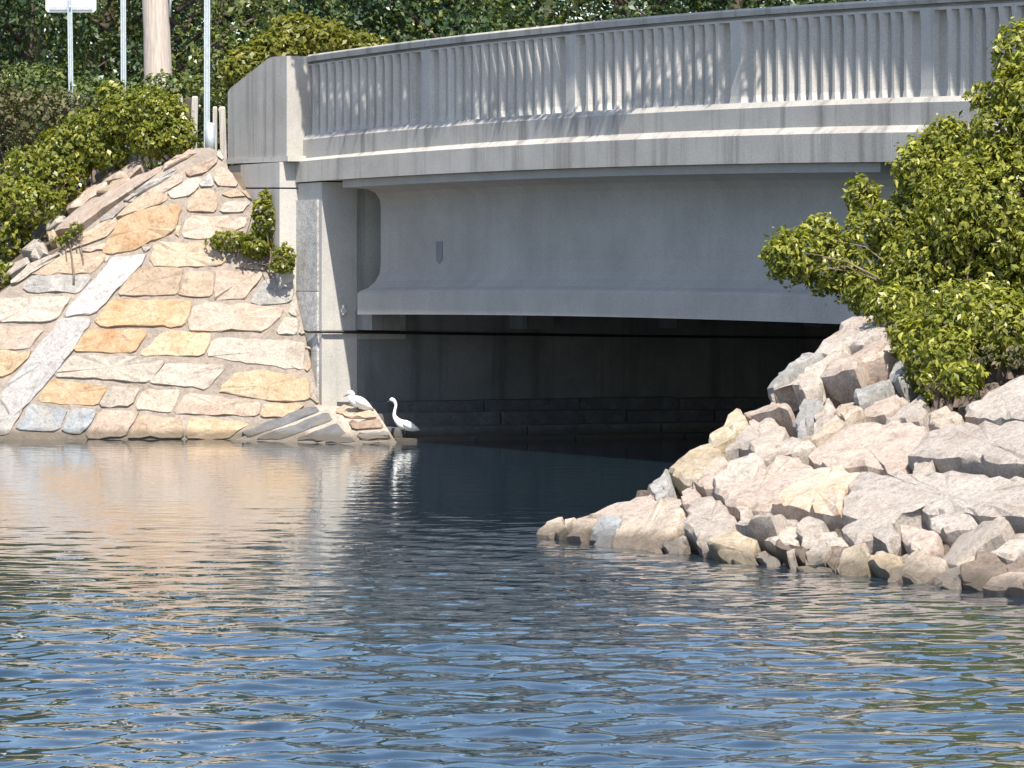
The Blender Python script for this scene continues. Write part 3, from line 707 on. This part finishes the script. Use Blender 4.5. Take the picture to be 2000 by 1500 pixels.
# tumbled stones beyond the ridge
rub = thing('loose_stone_edge', 'row of pale tumbled rocks under bushes along the top of the paving', 'rocks', SP.hit(150, 420))
for j, (mm, pts) in enumerate([('pink', [(880,370),(1050,290),(1280,270),(1300,350),(1150,440),(960,500),(870,440)]), ('pale', [(620,560),(780,450),(850,470),(720,570),(620,640)]),
   ('pink', [(600,700),(700,620),(880,490),(1000,500),(850,620),(620,760)]), ('pink', [(640,790),(860,650),(1000,600),(1180,470),(1500,340),(1500,380),(1200,560),(900,760),(700,900),(500,930),(480,900)]),
   ('pale', [(430,880),(520,800),(600,800),(560,870),(430,930)]), ('pale', [(190,1140),(330,1010),(420,1090),(430,1150),(350,1190),(280,1170)]), ('gold', [(430,960),(500,960),(510,1010),(440,1040)]),
   ('pink', [(1500,340),(1640,250),(1760,190),(1820,215),(1700,300),(1500,400)]), ('grey', [(1190,600),(1480,455),(1660,370),(1600,440),(1230,640)]), ('pale', [(150,1225),(240,1200),(270,1240),(120,1330),(60,1340)]),
   ('tan', [(1020,500),(1180,445),(1200,470),(1000,590),(900,600)])]):
    pl = SP if j not in (7, 8) else FP
    stone('rock', poly3(pts, Z5, pl), (pl.n + FP.n) / 2, ST[mm], rub, up=.06, down=.35, step=.25, jit=.02, seed=500 + j, rough=.015, levels=((0, 1), (.6, .9), (1, .6)))

# ------------------------------------------------------------------ right rock bank
bank = thing('rock_revetment', 'bank of pale angular boulders and long slabs below the bush on the right', 'rock bank', MP.hit(1500, 1000))
RS6 = [
 ('slab', [(270,190),(380,110),(520,55),(620,90),(580,150),(480,190),(400,200),(310,230),(230,235)]), ('pale', [(230,330),(400,205),(380,260),(330,310),(240,370),(150,390)]),
 ('pink', [(420,250),(500,180),(600,190),(560,270),(500,330),(470,400),(300,400),(330,310)]), ('pink', [(600,200),(670,210),(670,260),(600,300),(500,330),(560,270)]),
 ('grey', [(0,420),(60,370),(230,240),(270,250),(200,310),(100,390),(40,430)]), ('pale', [(20,440),(100,400),(200,320),(290,400),(200,480),(130,400)]),
 ('grey', [(200,480),(270,480),(280,520),(180,680),(130,600),(160,520)]), ('pale', [(300,490),(340,520),(320,590),(250,660),(200,680)]), ('tan', [(340,590),(400,620),(250,700),(160,720)]),
 ('tan', [(370,500),(430,475),(480,540),(400,600),(360,560)]), ('grey', [(470,410),(540,380),(610,350),(630,400),(520,500),(480,520),(440,470)]), ('grey', [(640,300),(700,230),(770,250),(760,340),(680,410),(620,380)]),
 ('pink', [(500,560),(560,480),(650,440),(700,460),(600,570),(500,580)]), ('slab', [(590,580),(720,490),(780,450),(800,530),(760,575),(620,585)]), ('tan', [(820,560),(920,530),(980,560),(960,630),(880,655),(840,610)]),
 ('slab', [(1010,490),(1100,430),(1293,350),(1450,310),(1450,560),(1240,565),(1060,555),(990,545)]),
 ('pink', [(440,605),(560,588),(795,605),(800,670),(700,795),(640,828),(560,812),(330,822),(230,790),(200,740),(300,680)]), ('slab', [(812,675),(970,642),(1293,615),(1600,600),(1600,840),(1330,830),(1180,828),(1020,800),(880,808),(722,795)]),
 ('pale', [(740,800),(830,755),(835,820),(850,850),(730,865)]), ('rust', [(20,1000),(150,880),(260,820),(470,850),(400,930),(370,1060),(280,1055),(90,1020)]),
 ('slab', [(482,858),(700,872),(900,862),(1100,852),(1330,880),(1600,890),(1600,1080),(1330,1075),(1190,1070),(1050,1060),(900,1060),(780,1040),(640,1105),(540,1120),(382,1068),(412,930)]),
 ('pale', [(0,1210),(90,1150),(160,1135),(180,1180),(150,1230),(60,1230)]), ('pale', [(170,1160),(230,1105),(280,1110),(290,1170),(240,1230),(175,1225)]), ('pale', [(290,1160),(350,1155),(410,1220),(300,1235),(260,1220)]),
 ('slab', [(380,1150),(480,1120),(640,1120),(670,1170),(600,1210),(540,1190),(440,1220)]), ('pink', [(690,1130),(740,1130),(860,1160),(790,1250),(700,1200),(680,1160)]),
 ('pale', [(800,1260),(900,1160),(1050,1130),(1200,1140),(1240,1180),(1200,1220),(1100,1240),(930,1300)]), ('slab', [(800,1090),(900,1060),(1040,1070),(1080,1120),(900,1150),(820,1120)]),
 ('gold', [(350,1330),(400,1270),(470,1250),(540,1310),(500,1345),(370,1360)]), ('gold', [(490,1260),(600,1265),(680,1310),(620,1370),(560,1350),(520,1300)]), ('tan', [(630,1330),(640,1220),(720,1200),(800,1250),(790,1330),(700,1370),(600,1395)]),
 ('pale', [(190,1310),(230,1250),(320,1225),(330,1260),(290,1310)]), ('brown', [(310,1310),(330,1240),(430,1240),(380,1290),(340,1340)]), ('tan', [(690,1390),(780,1320),(900,1320),(880,1370),(750,1410)]),
 ('pale', [(830,1390),(940,1320),(1050,1325),(1000,1390),(960,1435),(860,1420)]), ('brown', [(990,1400),(1080,1310),(1170,1310),(1220,1340),(1190,1390),(1110,1430),(1000,1420)]), ('pink', [(1110,1470),(1180,1400),(1293,1370),(1440,1380),(1440,1490)]),
 ('pale', [(1130,1300),(1220,1230),(1300,1200),(1400,1220),(1380,1290),(1220,1310)]), ('pale', [(1090,1240),(1140,1230),(1130,1280),(1090,1280)]), ('tan', [(940,1300),(1030,1250),(1090,1270),(1060,1310),(960,1320)]),
 ('pale', [(1250,1150),(1300,1140),(1400,1170),(1290,1200)]), ('tan', [(150,1330),(200,1315),(320,1320),(330,1350),(200,1360)]), ('pale', [(110,1280),(140,1270),(145,1320),(115,1320)]), ('brown', [(1200,1340),(1293,1290),(1400,1310),(1400,1370),(1220,1380)]),
 ('pale', [(100,1090),(150,1080),(160,1120),(120,1120)]), ('brown', [(60,1225),(150,1240),(200,1240),(180,1290),(120,1270)]), ('pale', [(0,1085),(60,1090),(90,1140),(30,1180)]),
]
RS5 = [
 ('tan', [(10,1255),(70,1210),(130,1180),(135,1210),(60,1250)]), ('tan', [(90,1240),(150,1190),(200,1200),(160,1250),(110,1260)]), ('tan', [(155,1270),(210,1180),(300,1170),(290,1200),(220,1280)]), ('blue', [(255,1270),(310,1180),(400,1170),(410,1210),(350,1290),(290,1310)]),
 ('pink', [(190,1165),(330,1110),(560,1040),(600,1075),(720,1060),(720,1130),(640,1130),(540,1180),(400,1180),(300,1160)]), ('tan', [(350,1290),(420,1210),(540,1190),(600,1150),(700,1170),(720,1220),(600,1290),(580,1330),(400,1310)]),
 ('grey', [(610,1160),(680,1140),(745,1190),(700,1220),(650,1200)]), ('grey', [(560,1030),(630,970),(650,960),(630,1040),(580,1070)]), ('pink', [(720,1060),(760,1010),(800,1070),(780,1100),(720,1110)]),
 ('pale', [(740,1110),(860,1070),(930,1110),(970,1160),(980,1200),(930,1280),(870,1340),(810,1350),(760,1260),(710,1210)]), ('pale', [(610,1290),(720,1260),(730,1300),(700,1350),(640,1340)]),
 ('gold', [(640,940),(700,890),(850,810),(910,880),(820,930),(760,1000)]), ('pink', [(790,990),(860,930),(910,890),(940,910),(880,960),(870,1000),(820,1010),(770,990)]), ('pale', [(865,1010),(990,920),(1080,880),(1110,920),(1020,1010),(930,1055),(870,1040)]),
 ('gold', [(850,800),(1000,660),(1040,740),(980,790),(870,830)]), ('pink', [(1000,650),(1060,600),(1090,560),(1150,550),(1230,650),(1240,690),(1160,690),(1060,690)]), ('pale', [(990,800),(1060,690),(1160,700),(1210,730),(1220,760),(1170,850),(1080,880),(1000,850),(940,870)]),
 ('pink', [(920,1070),(1040,1020),(1240,880),(1340,920),(1240,1020),(1140,1090),(1020,1110),(930,1110)]), ('pale', [(990,1230),(1080,1130),(1150,1120),(1230,1210),(1180,1270),(1090,1280)]),
 ('gold', [(860,1350),(960,1300),(1080,1310),(1060,1370),(1130,1410),(1010,1410),(920,1390)]), ('pale', [(1080,1320),(1110,1300),(1170,1350),(1170,1415),(1130,1410),(1070,1360)]), ('pale', [(980,1130),(1040,1120),(1020,1190),(1000,1190)]),
 ('pale', [(1060,860),(1180,860),(1270,800),(1360,830),(1250,870),(1100,900)]),
]
k = 0
for tr, L in ((Z6, RS6), (Z5R, RS5)):
    for mm, pts in L:
        k += 1; big = mm in ('slab', 'rust') or len(pts) > 9
        Pn = poly3(pts, tr, MP); w = math.sqrt(max(1e-4, np.ptp(Pn[:, 0]) * np.ptp(Pn @ np.append(up2, 0))))
        if big: o = plate('slab', Pn, MP.n, BK[mm], bank, .40, 600 + k, up=.07, amp=.02, grow=1.03, tiltk=.02)
        else: o = plate('boulder', Pn, MP.n, BK[mm], bank, min(.45, .6 * w + .14), 600 + k, up=min(.10, .10 * w + .02), amp=.026, grow=1.08, tiltk=.14)
        if mm == 'rust': o['label'] = 'slab with an orange rust-stained edge'
# small broken stones filling the gaps
fr = np.random.default_rng(21); mb = MB()
for i in range(1100):
    a, b = fr.uniform(-.5, 10.5), fr.uniform(-.25, 6.2)
    q = W1[:2] + sd * a + up2 * b
    s = (q - E0[:2]).dot(el)
    if s > .1: continue
    sz = fr.uniform(.05, .17); zc = MP.z(q[0], q[1]) - .26 + fr.uniform(0, .06)
    kx = 6; ring = [[math.cos(6.283 * j / kx) * sz * fr.uniform(.7, 1.2), math.sin(6.283 * j / kx) * sz * fr.uniform(.7, 1.2)] for j in range(kx)]
    lo = [(q[0] + x, q[1] + y, zc - sz * .6) for x, y in ring]; hi = [(q[0] + x * .55 + fr.normal(0, .01), q[1] + y * .55, zc + sz * fr.uniform(.5, .9)) for x, y in ring]
    mb.hexa(lo, hi)
f = mb.out('rubble', BK['brown'], bank); f['kind'] = 'stuff'

# ================================================================== OBJECTS ON THE LEFT BANK
def gz(x, y): return float(left_h(np.array(x, float), np.array(y, float)))
def post_at(px, z): return (px - CX) / F_PX * z
# utility pole
z = 86.0; x = post_at(305, z); g0 = 3.4
T = thing('utility_pole', 'thick weathered wooden utility pole rising behind the bushes', 'utility pole', (x, z, g0))
mb = MB(); mb.tube([at(309, 190, z) - [0, 0, 1.2], at(309, 160, z), at(306, 60, z), at(302, -20, z), at(300, -420, z)], [.27, .265, .25, .245, .2], 18); mb.out('pole', POLE, T, True)
mb = MB(); mb.tube([at(332, 33, z - .1), at(333, 0, z - .1), at(332, -300, z - .1)], .022, 8); mb.out('ground_wire_guard', GALV, T, True)
# road sign seen from behind
z = 80.0
T = thing('road_sign', 'pale blank back of a road sign on a metal post at the top left', 'road sign', at(138, 300, z))
def upost(pxb, pyb, pxt, pyt, z, w, parent, name='post'):
    a, b = at(pxb, pyb, z), at(pxt, pyt, z); mb = MB(); hw = w / 2
    prof = [(-hw, 0), (-hw * .55, 0), (-hw * .4, w * .55), (hw * .4, w * .55), (hw * .55, 0), (hw, 0), (hw, -.006), (hw * .5, -.006), (hw * .34, w * .5), (-hw * .34, w * .5), (-hw * .5, -.006), (-hw, -.006)]
    k = len(prof); V = [a + np.array([p, q, 0]) for p, q in prof] + [b + np.array([p, q, 0]) for p, q in prof]
    mb.add(V, [(j, (j + 1) % k, k + (j + 1) % k, k + j) for j in range(k)]); return mb.out(name, GALV, parent)
upost(141, 330, 134, -140, z, .085, T)
mb = MB(); x0, x1, y0, y1, rr = 89, 188, -110, 24, 5
ol = [(x0 + rr, y1), (x0, y1 - rr), (x0, y0), (x1, y0), (x1, y1 - rr), (x1 - rr, y1)]
mb.hexa([at(x, y, z + .07) for x, y in ol], [at(x, y, z + .085) for x, y in ol]); mb.out('sign_panel', SIGN, T)
for yb in (12, -30, -75):
    mb = MB(); c = at(137, yb, z - .012); mb.tube([c, c + [0, .03, 0]], .016, 8); mb.out('bolt', BEAR, T)
mb = MB(); mb.hexa([at(96, 19, z + .045), at(181, 19, z + .045), at(181, 19, z + .068), at(96, 19, z + .068)], [at(96, 13, z + .045), at(181, 13, z + .045), at(181, 13, z + .068), at(96, 13, z + .068)]); mb.out('stiffener', GALV, T)
z = 81.0; T = thing('sign_post', 'pale green galvanised post between the road sign and the utility pole', 'post', at(241, 330, z), 'galvanised sign posts')
upost(242, 330, 240, -160, z, .095, T)
z = 77.5; T = thing('sign_post', 'tall galvanised post in a grey sleeve just left of the bridge end', 'post', at(408, 300, z), 'galvanised sign posts')
upost(404, 290, 405, -200, z, .10, T)
mb = MB(); mb.tube([at(410, 310, z), at(410, 240, z)], .085, 12); mb.out('base_sleeve', GALV, T, True)
# timber guard posts beside the bridge end
for i, (a, b, yt, yb, lean, lab) in enumerate([(349, 357, 187, 250, 0, 'narrow pale guard post farthest left beside the bushes'), (375, 387, 188, 262, -3, 'leaning pale guard post next to the tall metal post'),
        (362, 373, 190, 250, 0, 'dark timber guard post between two pale ones'), (416, 424, 208, 275, 0, 'grey guard post right of the metal post sleeve'), (428, 440, 208, 290, 4, 'weathered guard post closest to the concrete end block')]):
    z = 77.9 + .15 * i; w = (b - a) / F_PX * z; T = thing('guard_post', lab, 'guard post', at((a + b) / 2, yb, z), 'timber guard posts by the bridge end')
    base, top = at((a + b) / 2 + lean, yb + 50, z), at((a + b) / 2, yt, z); mb = MB(); h = w / 2
    c = [(-h, -.05), (h, -.05), (h, .05), (-h, .05)]; ch = [(-h * .7, -.03), (h * .7, -.03), (h * .7, .03), (-h * .7, .03)]
    mb.hexa([base + np.array([p, q, 0]) for p, q in c], [top - [0, 0, .03] + np.array([p, q, 0]) for p, q in c]); mb.out('post', POSTW if i != 2 else BARK, T)
    mb = MB(); mb.hexa([top - [0, 0, .03] + np.array([p, q, 0]) for p, q in c], [top + np.array([p, q, 0]) for p, q in ch]); mb.out('post_cap', POSTW if i != 2 else BARK, T)
# cable from the stones along the abutment
mb = MB(); h = 1.68
mb.tube([bw(.30, -.06, h + .02), bw(.62, -.03, h - .02), bw(1.0, .0, h - .01), bw(1.02, .08, h - .01), bw(1.015, .9, h - .02), bw(1.015, 2.2, h - .05), bw(1.015, 6, h - .12), bw(1.015, 11.8, h - .2)], [.02, .018, .02, .022, .026, .024, .02, .02], 8)
tag(mb.out('cable', RUBB, None, True), 'thin black cable clipped along the abutment wall under the deck', 'cable')

# ------------------------------------------------------------------ egrets
def egret(label, foot, spine, radii, bill, legs, wing):
    ft = np.array(foot); T = thing('egret', label, 'egret', ft, 'white egrets at the water edge'); s_ = 1 / 128.0
    def q(p): return ft + np.array([(p[0]) * s_, (p[2] if len(p) > 2 else 0) * s_, p[1] * s_])
    # smooth the spine
    sp = np.array([q(p) for p in spine]); ra = np.array(radii) * s_
    t = np.arange(len(sp)); tt = np.linspace(0, len(sp) - 1, len(sp) * 4)
    def cr(a):
        out = []
        for u_ in tt:
            i = min(int(u_), len(a) - 2); f_ = u_ - i; p0, p1, p2, p3 = a[max(i - 1, 0)], a[i], a[i + 1], a[min(i + 2, len(a) - 1)]
            out.append(.5 * (2 * p1 + (p2 - p0) * f_ + (2 * p0 - 5 * p1 + 4 * p2 - p3) * f_ ** 2 + (3 * p1 - p0 - 3 * p2 + p3) * f_ ** 3))
        return np.array(out)
    mb = MB(); mb.tube(cr(sp), np.maximum(cr(ra), .0015), 14, flat=.78); mb.out('body', FEATH, T, True)
    mb = MB(); mb.tube([q(bill[0]), (q(bill[0]) + q(bill[1])) / 2, q(bill[1])], [.011, .008, .002], 8); mb.out('bill', BILL, T, True)
    for sgn, lg in zip((-1, 1), legs):
        mb = MB(); mb.tube([q((*lg[0], sgn * 4)), q((*lg[1], sgn * 4)), q((*lg[2], sgn * 4))], [.012, .007, .007], 7)
        e = q((*lg[2], sgn * 4))
        for dx, dy in ((-.06, -.012), (-.065, .0), (-.055, .02), (.035, 0)): mb.tube([e, e + [dx, dy, -.004]], [.006, .003], 5)
        mb.out('leg', LEGM, T, True)
    for sgn in (-1, 1):
        mb = MB(); w = [q((p[0], p[1], sgn * p[2])) for p in wing]; mb.tube(w, [.008, .05, .058, .034, .004], 10, flat=.5); mb.out('wing', FEATH, T, True)
    r0 = q(bill[0]); e = MB()
    for sgn in (-1, 1):
        c = q((spine[1][0] - 1, spine[1][1] + 1.0, sgn * 3.1)); e.tube([c - [.004, 0, 0], c + [.004, 0, 0]], .005, 6)
    e.out('eye', BILL, T, True)
    return T
f2 = bw(2.95, .62, .06)
px2 = CX + f2[0] / f2[1] * F_PX; print('egret2 px', px2)
f2 = at(789, 865, f2[1]); f2[2] = .06
egret('white egret with a long raised S-shaped neck standing on the dark footing', f2,
      [(-27, 73), (-24, 75), (-19, 72), (-16, 64), (-18, 54), (-19, 44), (-14, 35), (-6, 28), (4, 24), (15, 20), (25, 17), (31, 15)], [2, 4.2, 3.5, 2.8, 2.8, 3.6, 5.8, 8.6, 9.6, 7.6, 4.2, .8],
      [(-27, 73), (-38, 67)], [[(0, 22), (2, 11), (0, 0)], [(5, 22), (6, 11), (4, 0)]], [(-6, 31, 5), (2, 29, 8), (12, 24, 8), (22, 19, 5), (32, 14, 2)])
f1 = RF.hit(702, 810) + RF.n * .06
egret('hunched white egret with tucked neck standing on the sunlit pale stone', f1,
      [(-20, 33), (-18, 37), (-13, 36), (-12, 30), (-14, 26), (-10, 23), (-3, 20), (6, 16), (15, 11), (23, 7), (30, 4)], [2, 5, 5, 5.5, 6.5, 9, 11.5, 11.5, 9, 5, .8],
      [(-20, 34), (-30, 29)], [[(-2, 12), (-1, 6), (-3, 0)], [(3, 11), (4, 5), (2, 0)]], [(-10, 26, 6), (-1, 23, 10), (9, 18, 10), (20, 11, 6), (31, 3, 2)])

# ================================================================== VEGETATION
def L(px, py, z, rx, ry, rd=None):
    if px > 1400 and py > 570: z = min(z, MP.hit(px, py + ry * .6)[1] - .12)
    s_ = z / F_PX; return (at(px, py, z), (rx * s_, (rd or (rx + ry) / 2) * s_, ry * s_))
# large shrub on the right bank
bl = [(1560,500,52.5,72,62),(1625,515,52.5,62,70),(1685,385,53,38,46),(1695,500,52.6,80,90),(1830,395,52.2,82,110),(1880,330,52,100,95),(1860,520,51.5,140,130),(1975,420,51,140,150),(1900,640,50.5,120,95),(1800,690,50.8,45,75),(1855,700,50.5,60,60),(1990,110,51.5,58,75),(1935,190,51.8,52,34),(2040,250,51,90,150),(2060,500,50.7,100,170),(1960,640,50.2,90,75),(1745,600,51.6,60,50),(1700,570,52,60,50),(1880,740,50,50,40),(1780,660,51,50,60),(1810,755,50.3,18,38),(1530,500,52.4,42,40),(1800,330,52,60,70),(1850,270,51.9,50,45),(1740,440,52.2,50,60),(1600,450,52.6,40,34)]
r = np.random.default_rng(40)
root = MP.hit(1930, 640); root += [.1, 2.8, -.2]
lobes = [L(q[0], q[1], q[2] - 1.0, *q[3:]) for q in bl + [(1950,260,51.2,60,60),(1985,180,51.2,50,60),(1900,420,51.2,120,120),(1960,560,51,100,110),(1820,560,51.4,100,100)]]
T = shrub('seaside_shrub', 'large sunlit leafy green shrub overhanging the boulders in front of the parapet', 'shrub', root, lobes, 60000, .088, L_BAY, seed=41, aspect=.42, amp=.33, tw=.016, cl=11, inner=.6)
# its nearest leaves one by one
me_l = bpy.data.meshes.new('leaf'); VV = [(0, -.5, 0), (.11, -.30, .02), (.20, 0, .04), (.13, .3, .02), (0, .5, -.06), (-.13, .3, .02), (-.20, 0, .04), (-.11, -.3, .02), (0, 0, 0)]
me_l.from_pydata(VV, [], [(0, 1, 8), (1, 2, 8), (2, 3, 8), (3, 4, 8), (4, 5, 8), (5, 6, 8), (6, 7, 8), (7, 0, 8)])
a_ = me_l.attributes.new('rnd', 'FLOAT', 'FACE'); a_.data.foreach_set('value', np.full(8, .9, np.float32)); me_l.materials.append(L_BAY)
C, O = shell_points(lobes, 6000, r, 0); keep = (O @ np.array([-.1, -1, .35]) > .45); 
px = CX + C[:, 0] / C[:, 1] * F_PX; keep &= (px < 2000); C, O = C[keep][:300], O[keep][:300]
for c, o_ in zip(C, O):
    ob = bpy.data.objects.new('leaf', me_l); COL.objects.link(ob); ob.parent = T
    ob.location = Vector([float(v_) for v_ in c + o_ * .03 - origin(T)]); nrm = Vector(o_ + r.normal(0, .35, 3) + [0, 0, .3])
    ob.rotation_euler = nrm.to_track_quat('Z', 'Y').to_euler(); ob.rotation_euler.z += r.uniform(0, 6.28); s_ = float(r.uniform(.075, .11)); ob.scale = (s_, s_, s_)
# twigs and dead scrub at its foot
shrub('dead_scrub', 'tangle of grey dead twigs at the foot of the big shrub', 'shrub', MP.hit(1850, 770), [L(1850, 755, 50.2, 60, 26), L(1960, 700, 50.2, 70, 30), L(1750, 640, 51.8, 30, 22)], 500, .06, L_DRY, seed=43, tw=.012)
# left bank shrubs
G = 'shrubs on the left embankment'
def lsh(name, label, z, lob, n, size, m, seed, amp=.3, asp=.55, tw=.02, inner=.4):
    x, y, _ = at(lob[0][0], 400, z); g = max(gz(x, y), 1.0)
    g = min(g, at(lob[0][0], lob[0][1] + lob[0][3], z)[2] + .2)
    shrub(name, label, 'shrub', (x, y, g), [L(a, b_, z + dz, rx, ry) for a, b_, rx, ry, dz in lob], n, size, m, G, seed, asp, amp, tw, 12, inner)
lsh('green_shrub', 'bright yellow-green shrub just left of the timber guard posts', 76.0, [(330,240,48,55,0),(290,215,60,50,.2),(350,270,38,40,-.3),(250,235,60,50,.2),(300,275,50,35,-.2),(215,190,30,35,.6)], 5200, .10, L_SHR, 51)
lsh('green_shrub', 'mid green shrub below the pale galvanised post', 76.6, [(180,270,70,60,0),(130,300,70,60,0),(210,300,45,35,-.3),(110,350,60,50,-.3),(60,340,60,60,0)], 6000, .10, L_SHR, 52)
lsh('green_shrub', 'low green shrub spilling over the tumbled rocks at the left edge', 75.8, [(40,400,60,60,0),(-10,440,60,60,0),(20,470,40,45,0),(80,400,50,40,-.2),(-60,380,80,80,0)], 5200, .095, L_SHR, 53)
lsh('low_plant', 'small bright plant at the left picture edge beside the paving', 73.9, [(5,535,40,26,0),(-40,555,40,30,0)], 900, .085, L_SHR, 54)
lsh('brown_shrub', 'brownish half-bare shrub behind the green ones at the far left', 78.5, [(60,230,90,60,0),(0,260,80,90,.4),(130,215,60,40,0),(-60,200,90,120,0)], 4200, .10, L_DRY, 55)
lsh('brown_shrub', 'dull olive shrub around the foot of the sign posts', 80.5, [(150,200,90,50,0),(230,200,60,45,0),(320,190,60,50,0),(60,180,90,60,0),(380,180,40,40,.3)], 5200, .11, L_OLV, 56)
lsh('small_plant', 'small round dark plant rooted in the paving ridge', 73.5, [(150,446,16,14,0),(135,462,14,12,0),(118,470,14,10,0)], 380, .06, L_SHR, 57)
shrub('wall_shrub', 'small yellow-green shrub growing from the paving against the bridge pier', 'shrub', FP.hit(520, 520), [L(515, 425, 73.35, 24, 50), L(450, 470, 73.45, 46, 20), L(500, 480, 73.3, 36, 26), L(555, 505, 73.0, 24, 30), L(520, 385, 73.4, 10, 18), L(550, 520, 72.95, 26, 14)], 3200, .085, L_SHR, None, 58, .5, .4, .015, 10)
shrub('roadside_shrub', 'yellowish shrub showing above the left end of the parapet', 'shrub', at(600, 330, 92), [L(600, 80, 92, 95, 45), L(540, 110, 91.5, 70, 50), L(690, 100, 92.4, 80, 40), L(480, 140, 91, 50, 50), L(575, 55, 92, 50, 30)], 7000, .13, L_YEL, None, 59, .6, .35, .04, 12)
# trees behind the road
TG = 'dark trees beyond the road'
specs = [(60,98,'dark spreading tree behind the road sign',L_DARK,0,10,3.6),(210,103,'olive-green tree between the sign and the utility pole',L_OLV,0,10.5,3.4),(345,100,'olive tree right of the utility pole with drooping boughs',L_OLV,0,11,3.2),
 (455,106,'dark blue-green tree above the bridge end block',L_CON,0,12,3.6),(620,108,'dark tree behind the yellowish shrub',L_DARK,0,12,3.6),(740,105,'blue-green feathery tree over the parapet',L_CON,1,13,4.2),(900,104,'dull dark tree over the parapet, left of the centre',L_DARK,0,12,3.8),
 (1060,103,'shadowed olive tree over the middle of the parapet',L_OLV,0,12,3.8),(1230,101,'dark tree over the parapet, right of the centre',L_DARK,0,12,3.6),(1420,100,'dark green tree behind the sunlit coping',L_DARK,0,12,3.8),(1640,100,'dark tree where the coping leaves the picture',L_DARK,0,12,3.8),(-110,97,'tree just outside the left picture edge',L_DARK,0,11,4)]
for i, (px_, zz_, lab, m_, con, h_, cr_) in enumerate(specs):
    tree('conifer' if con else 'broadleaf_tree', lab, (px_ - CX) / F_PX * zz_, zz_, 3.0, h_, cr_, 15000, .15, m_, TG, 70 + i, bool(con), low=.02)
bt = [(-40,118),(150,120),(320,119),(500,121),(680,122),(860,120),(1040,118),(1220,119),(1400,118),(1600,118),(1850,116)]
bl_ = ['the far left shrubs, beside the road sign', 'the gap between the road sign and the pole', 'the utility pole', 'the concrete end block', 'the yellowish roadside shrub', 'the feathery blue-green tree', 'the parapet left of its middle', 'the middle of the parapet', 'the sunlit stretch of coping', 'the coping near the big shrub', 'the big shrub at the right edge']
for i, (px_, zz_) in enumerate(bt):
    tree('background_tree', 'tall dark tree deep behind ' + bl_[i], (px_ - CX) / F_PX * zz_, zz_, 3.0, 14, 4.6, 15000, .23, [L_DARK, L_CON, L_OLV][i % 3], 'rear row of tall trees', 90 + i, low=.0, trunk=.3)
# tall tree at the right-hand bridge end whose limb shades the parapet
TB = bw(28, -1.0, 0); tz = 2.2
T = thing('overhanging_tree', 'tall tree outside the frame on the right whose limb dapples the parapet with shade', 'tree', (TB[0], TB[1], tz))
rr_ = np.random.default_rng(77); Cs, Os, cen = [], [], []
def occ(t, h, n, rt, rh, D=2.6):
    d0, h0 = .1 - math.tan(TH) * D, h + D / math.cos(TH) * math.tan(EL); cen.append((t + D, d0, h0))
    q = rr_.normal(0, .5, (n, 3)) * [rt, .05, rh]
    Cs.append(np.array([bw(t + D + a, d0 + b_, h0 + c_) for a, b_, c_ in q])); Os.append(rr_.normal(0, 1, (n, 3)))
for t in np.arange(-.2, 6.4, .55): occ(t, 5.5 + .08 * math.sin(t * 2.1), 230, .55, .34)
for t, h, rh in ((6.8, 5.3, .22), (7.3, 5.2, .2), (7.9, 5.2, .17), (8.4, 5.1, .15), (9.1, 5.02, .12), (9.8, 4.97, .1), (10.5, 4.98, .1), (11.1, 5.02, .12), (12.0, 5.7, .12), (12.7, 5.62, .16), (13.3, 5.66, .16), (13.9, 5.72, .14), (14.5, 5.85, .1)): occ(t, h, 65, .5, rh)
mb = MB(); base = np.array([TB[0], TB[1], tz - .4]); hub = bw(27.4, -.6, 9.5)
mb.tube([base, base + [0, 0, 4], hub, bw(28, -.2, 14), bw(28.3, .6, 18)], [.40, .33, .27, .2, .08], 12)
mb.tube([hub, bw(22, -.45, 9.6)] + [bw(*cen[i]) + [0, 0, .85] for i in (24, 20, 15, 10, 5, 0)], [.16, .12, .09, .07, .055, .045, .03, .015], 8)
lobes2 = [(bw(t, d, h), (2.2, 2.2, 1.5)) for t, d, h in ((27, 1.5, 16), (29.5, 2, 17), (29, .8, 14.5), (31, 2, 15), (28, 2.5, 19), (26.5, 3, 17.5))]
for c, _ in lobes2: mb.tube([bw(27.8, -.3, 13), (bw(27.8, -.3, 13) + c) / 2 + [0, 0, .3], c], [.14, .09, .04], 6)
mb.out('trunk', BARK, T, True)
C2, O2 = shell_points(lobes2, 6000, rr_, .4)
C, O = np.vstack(Cs + [C2]), np.vstack(Os + [O2]); V, Fc = leaf_geo(C, O, .13, .6, rr_)
f = mesh('crown', V, Fc, L_DARK, T, attr=rr_.random(len(C))); f['kind'] = 'stuff'
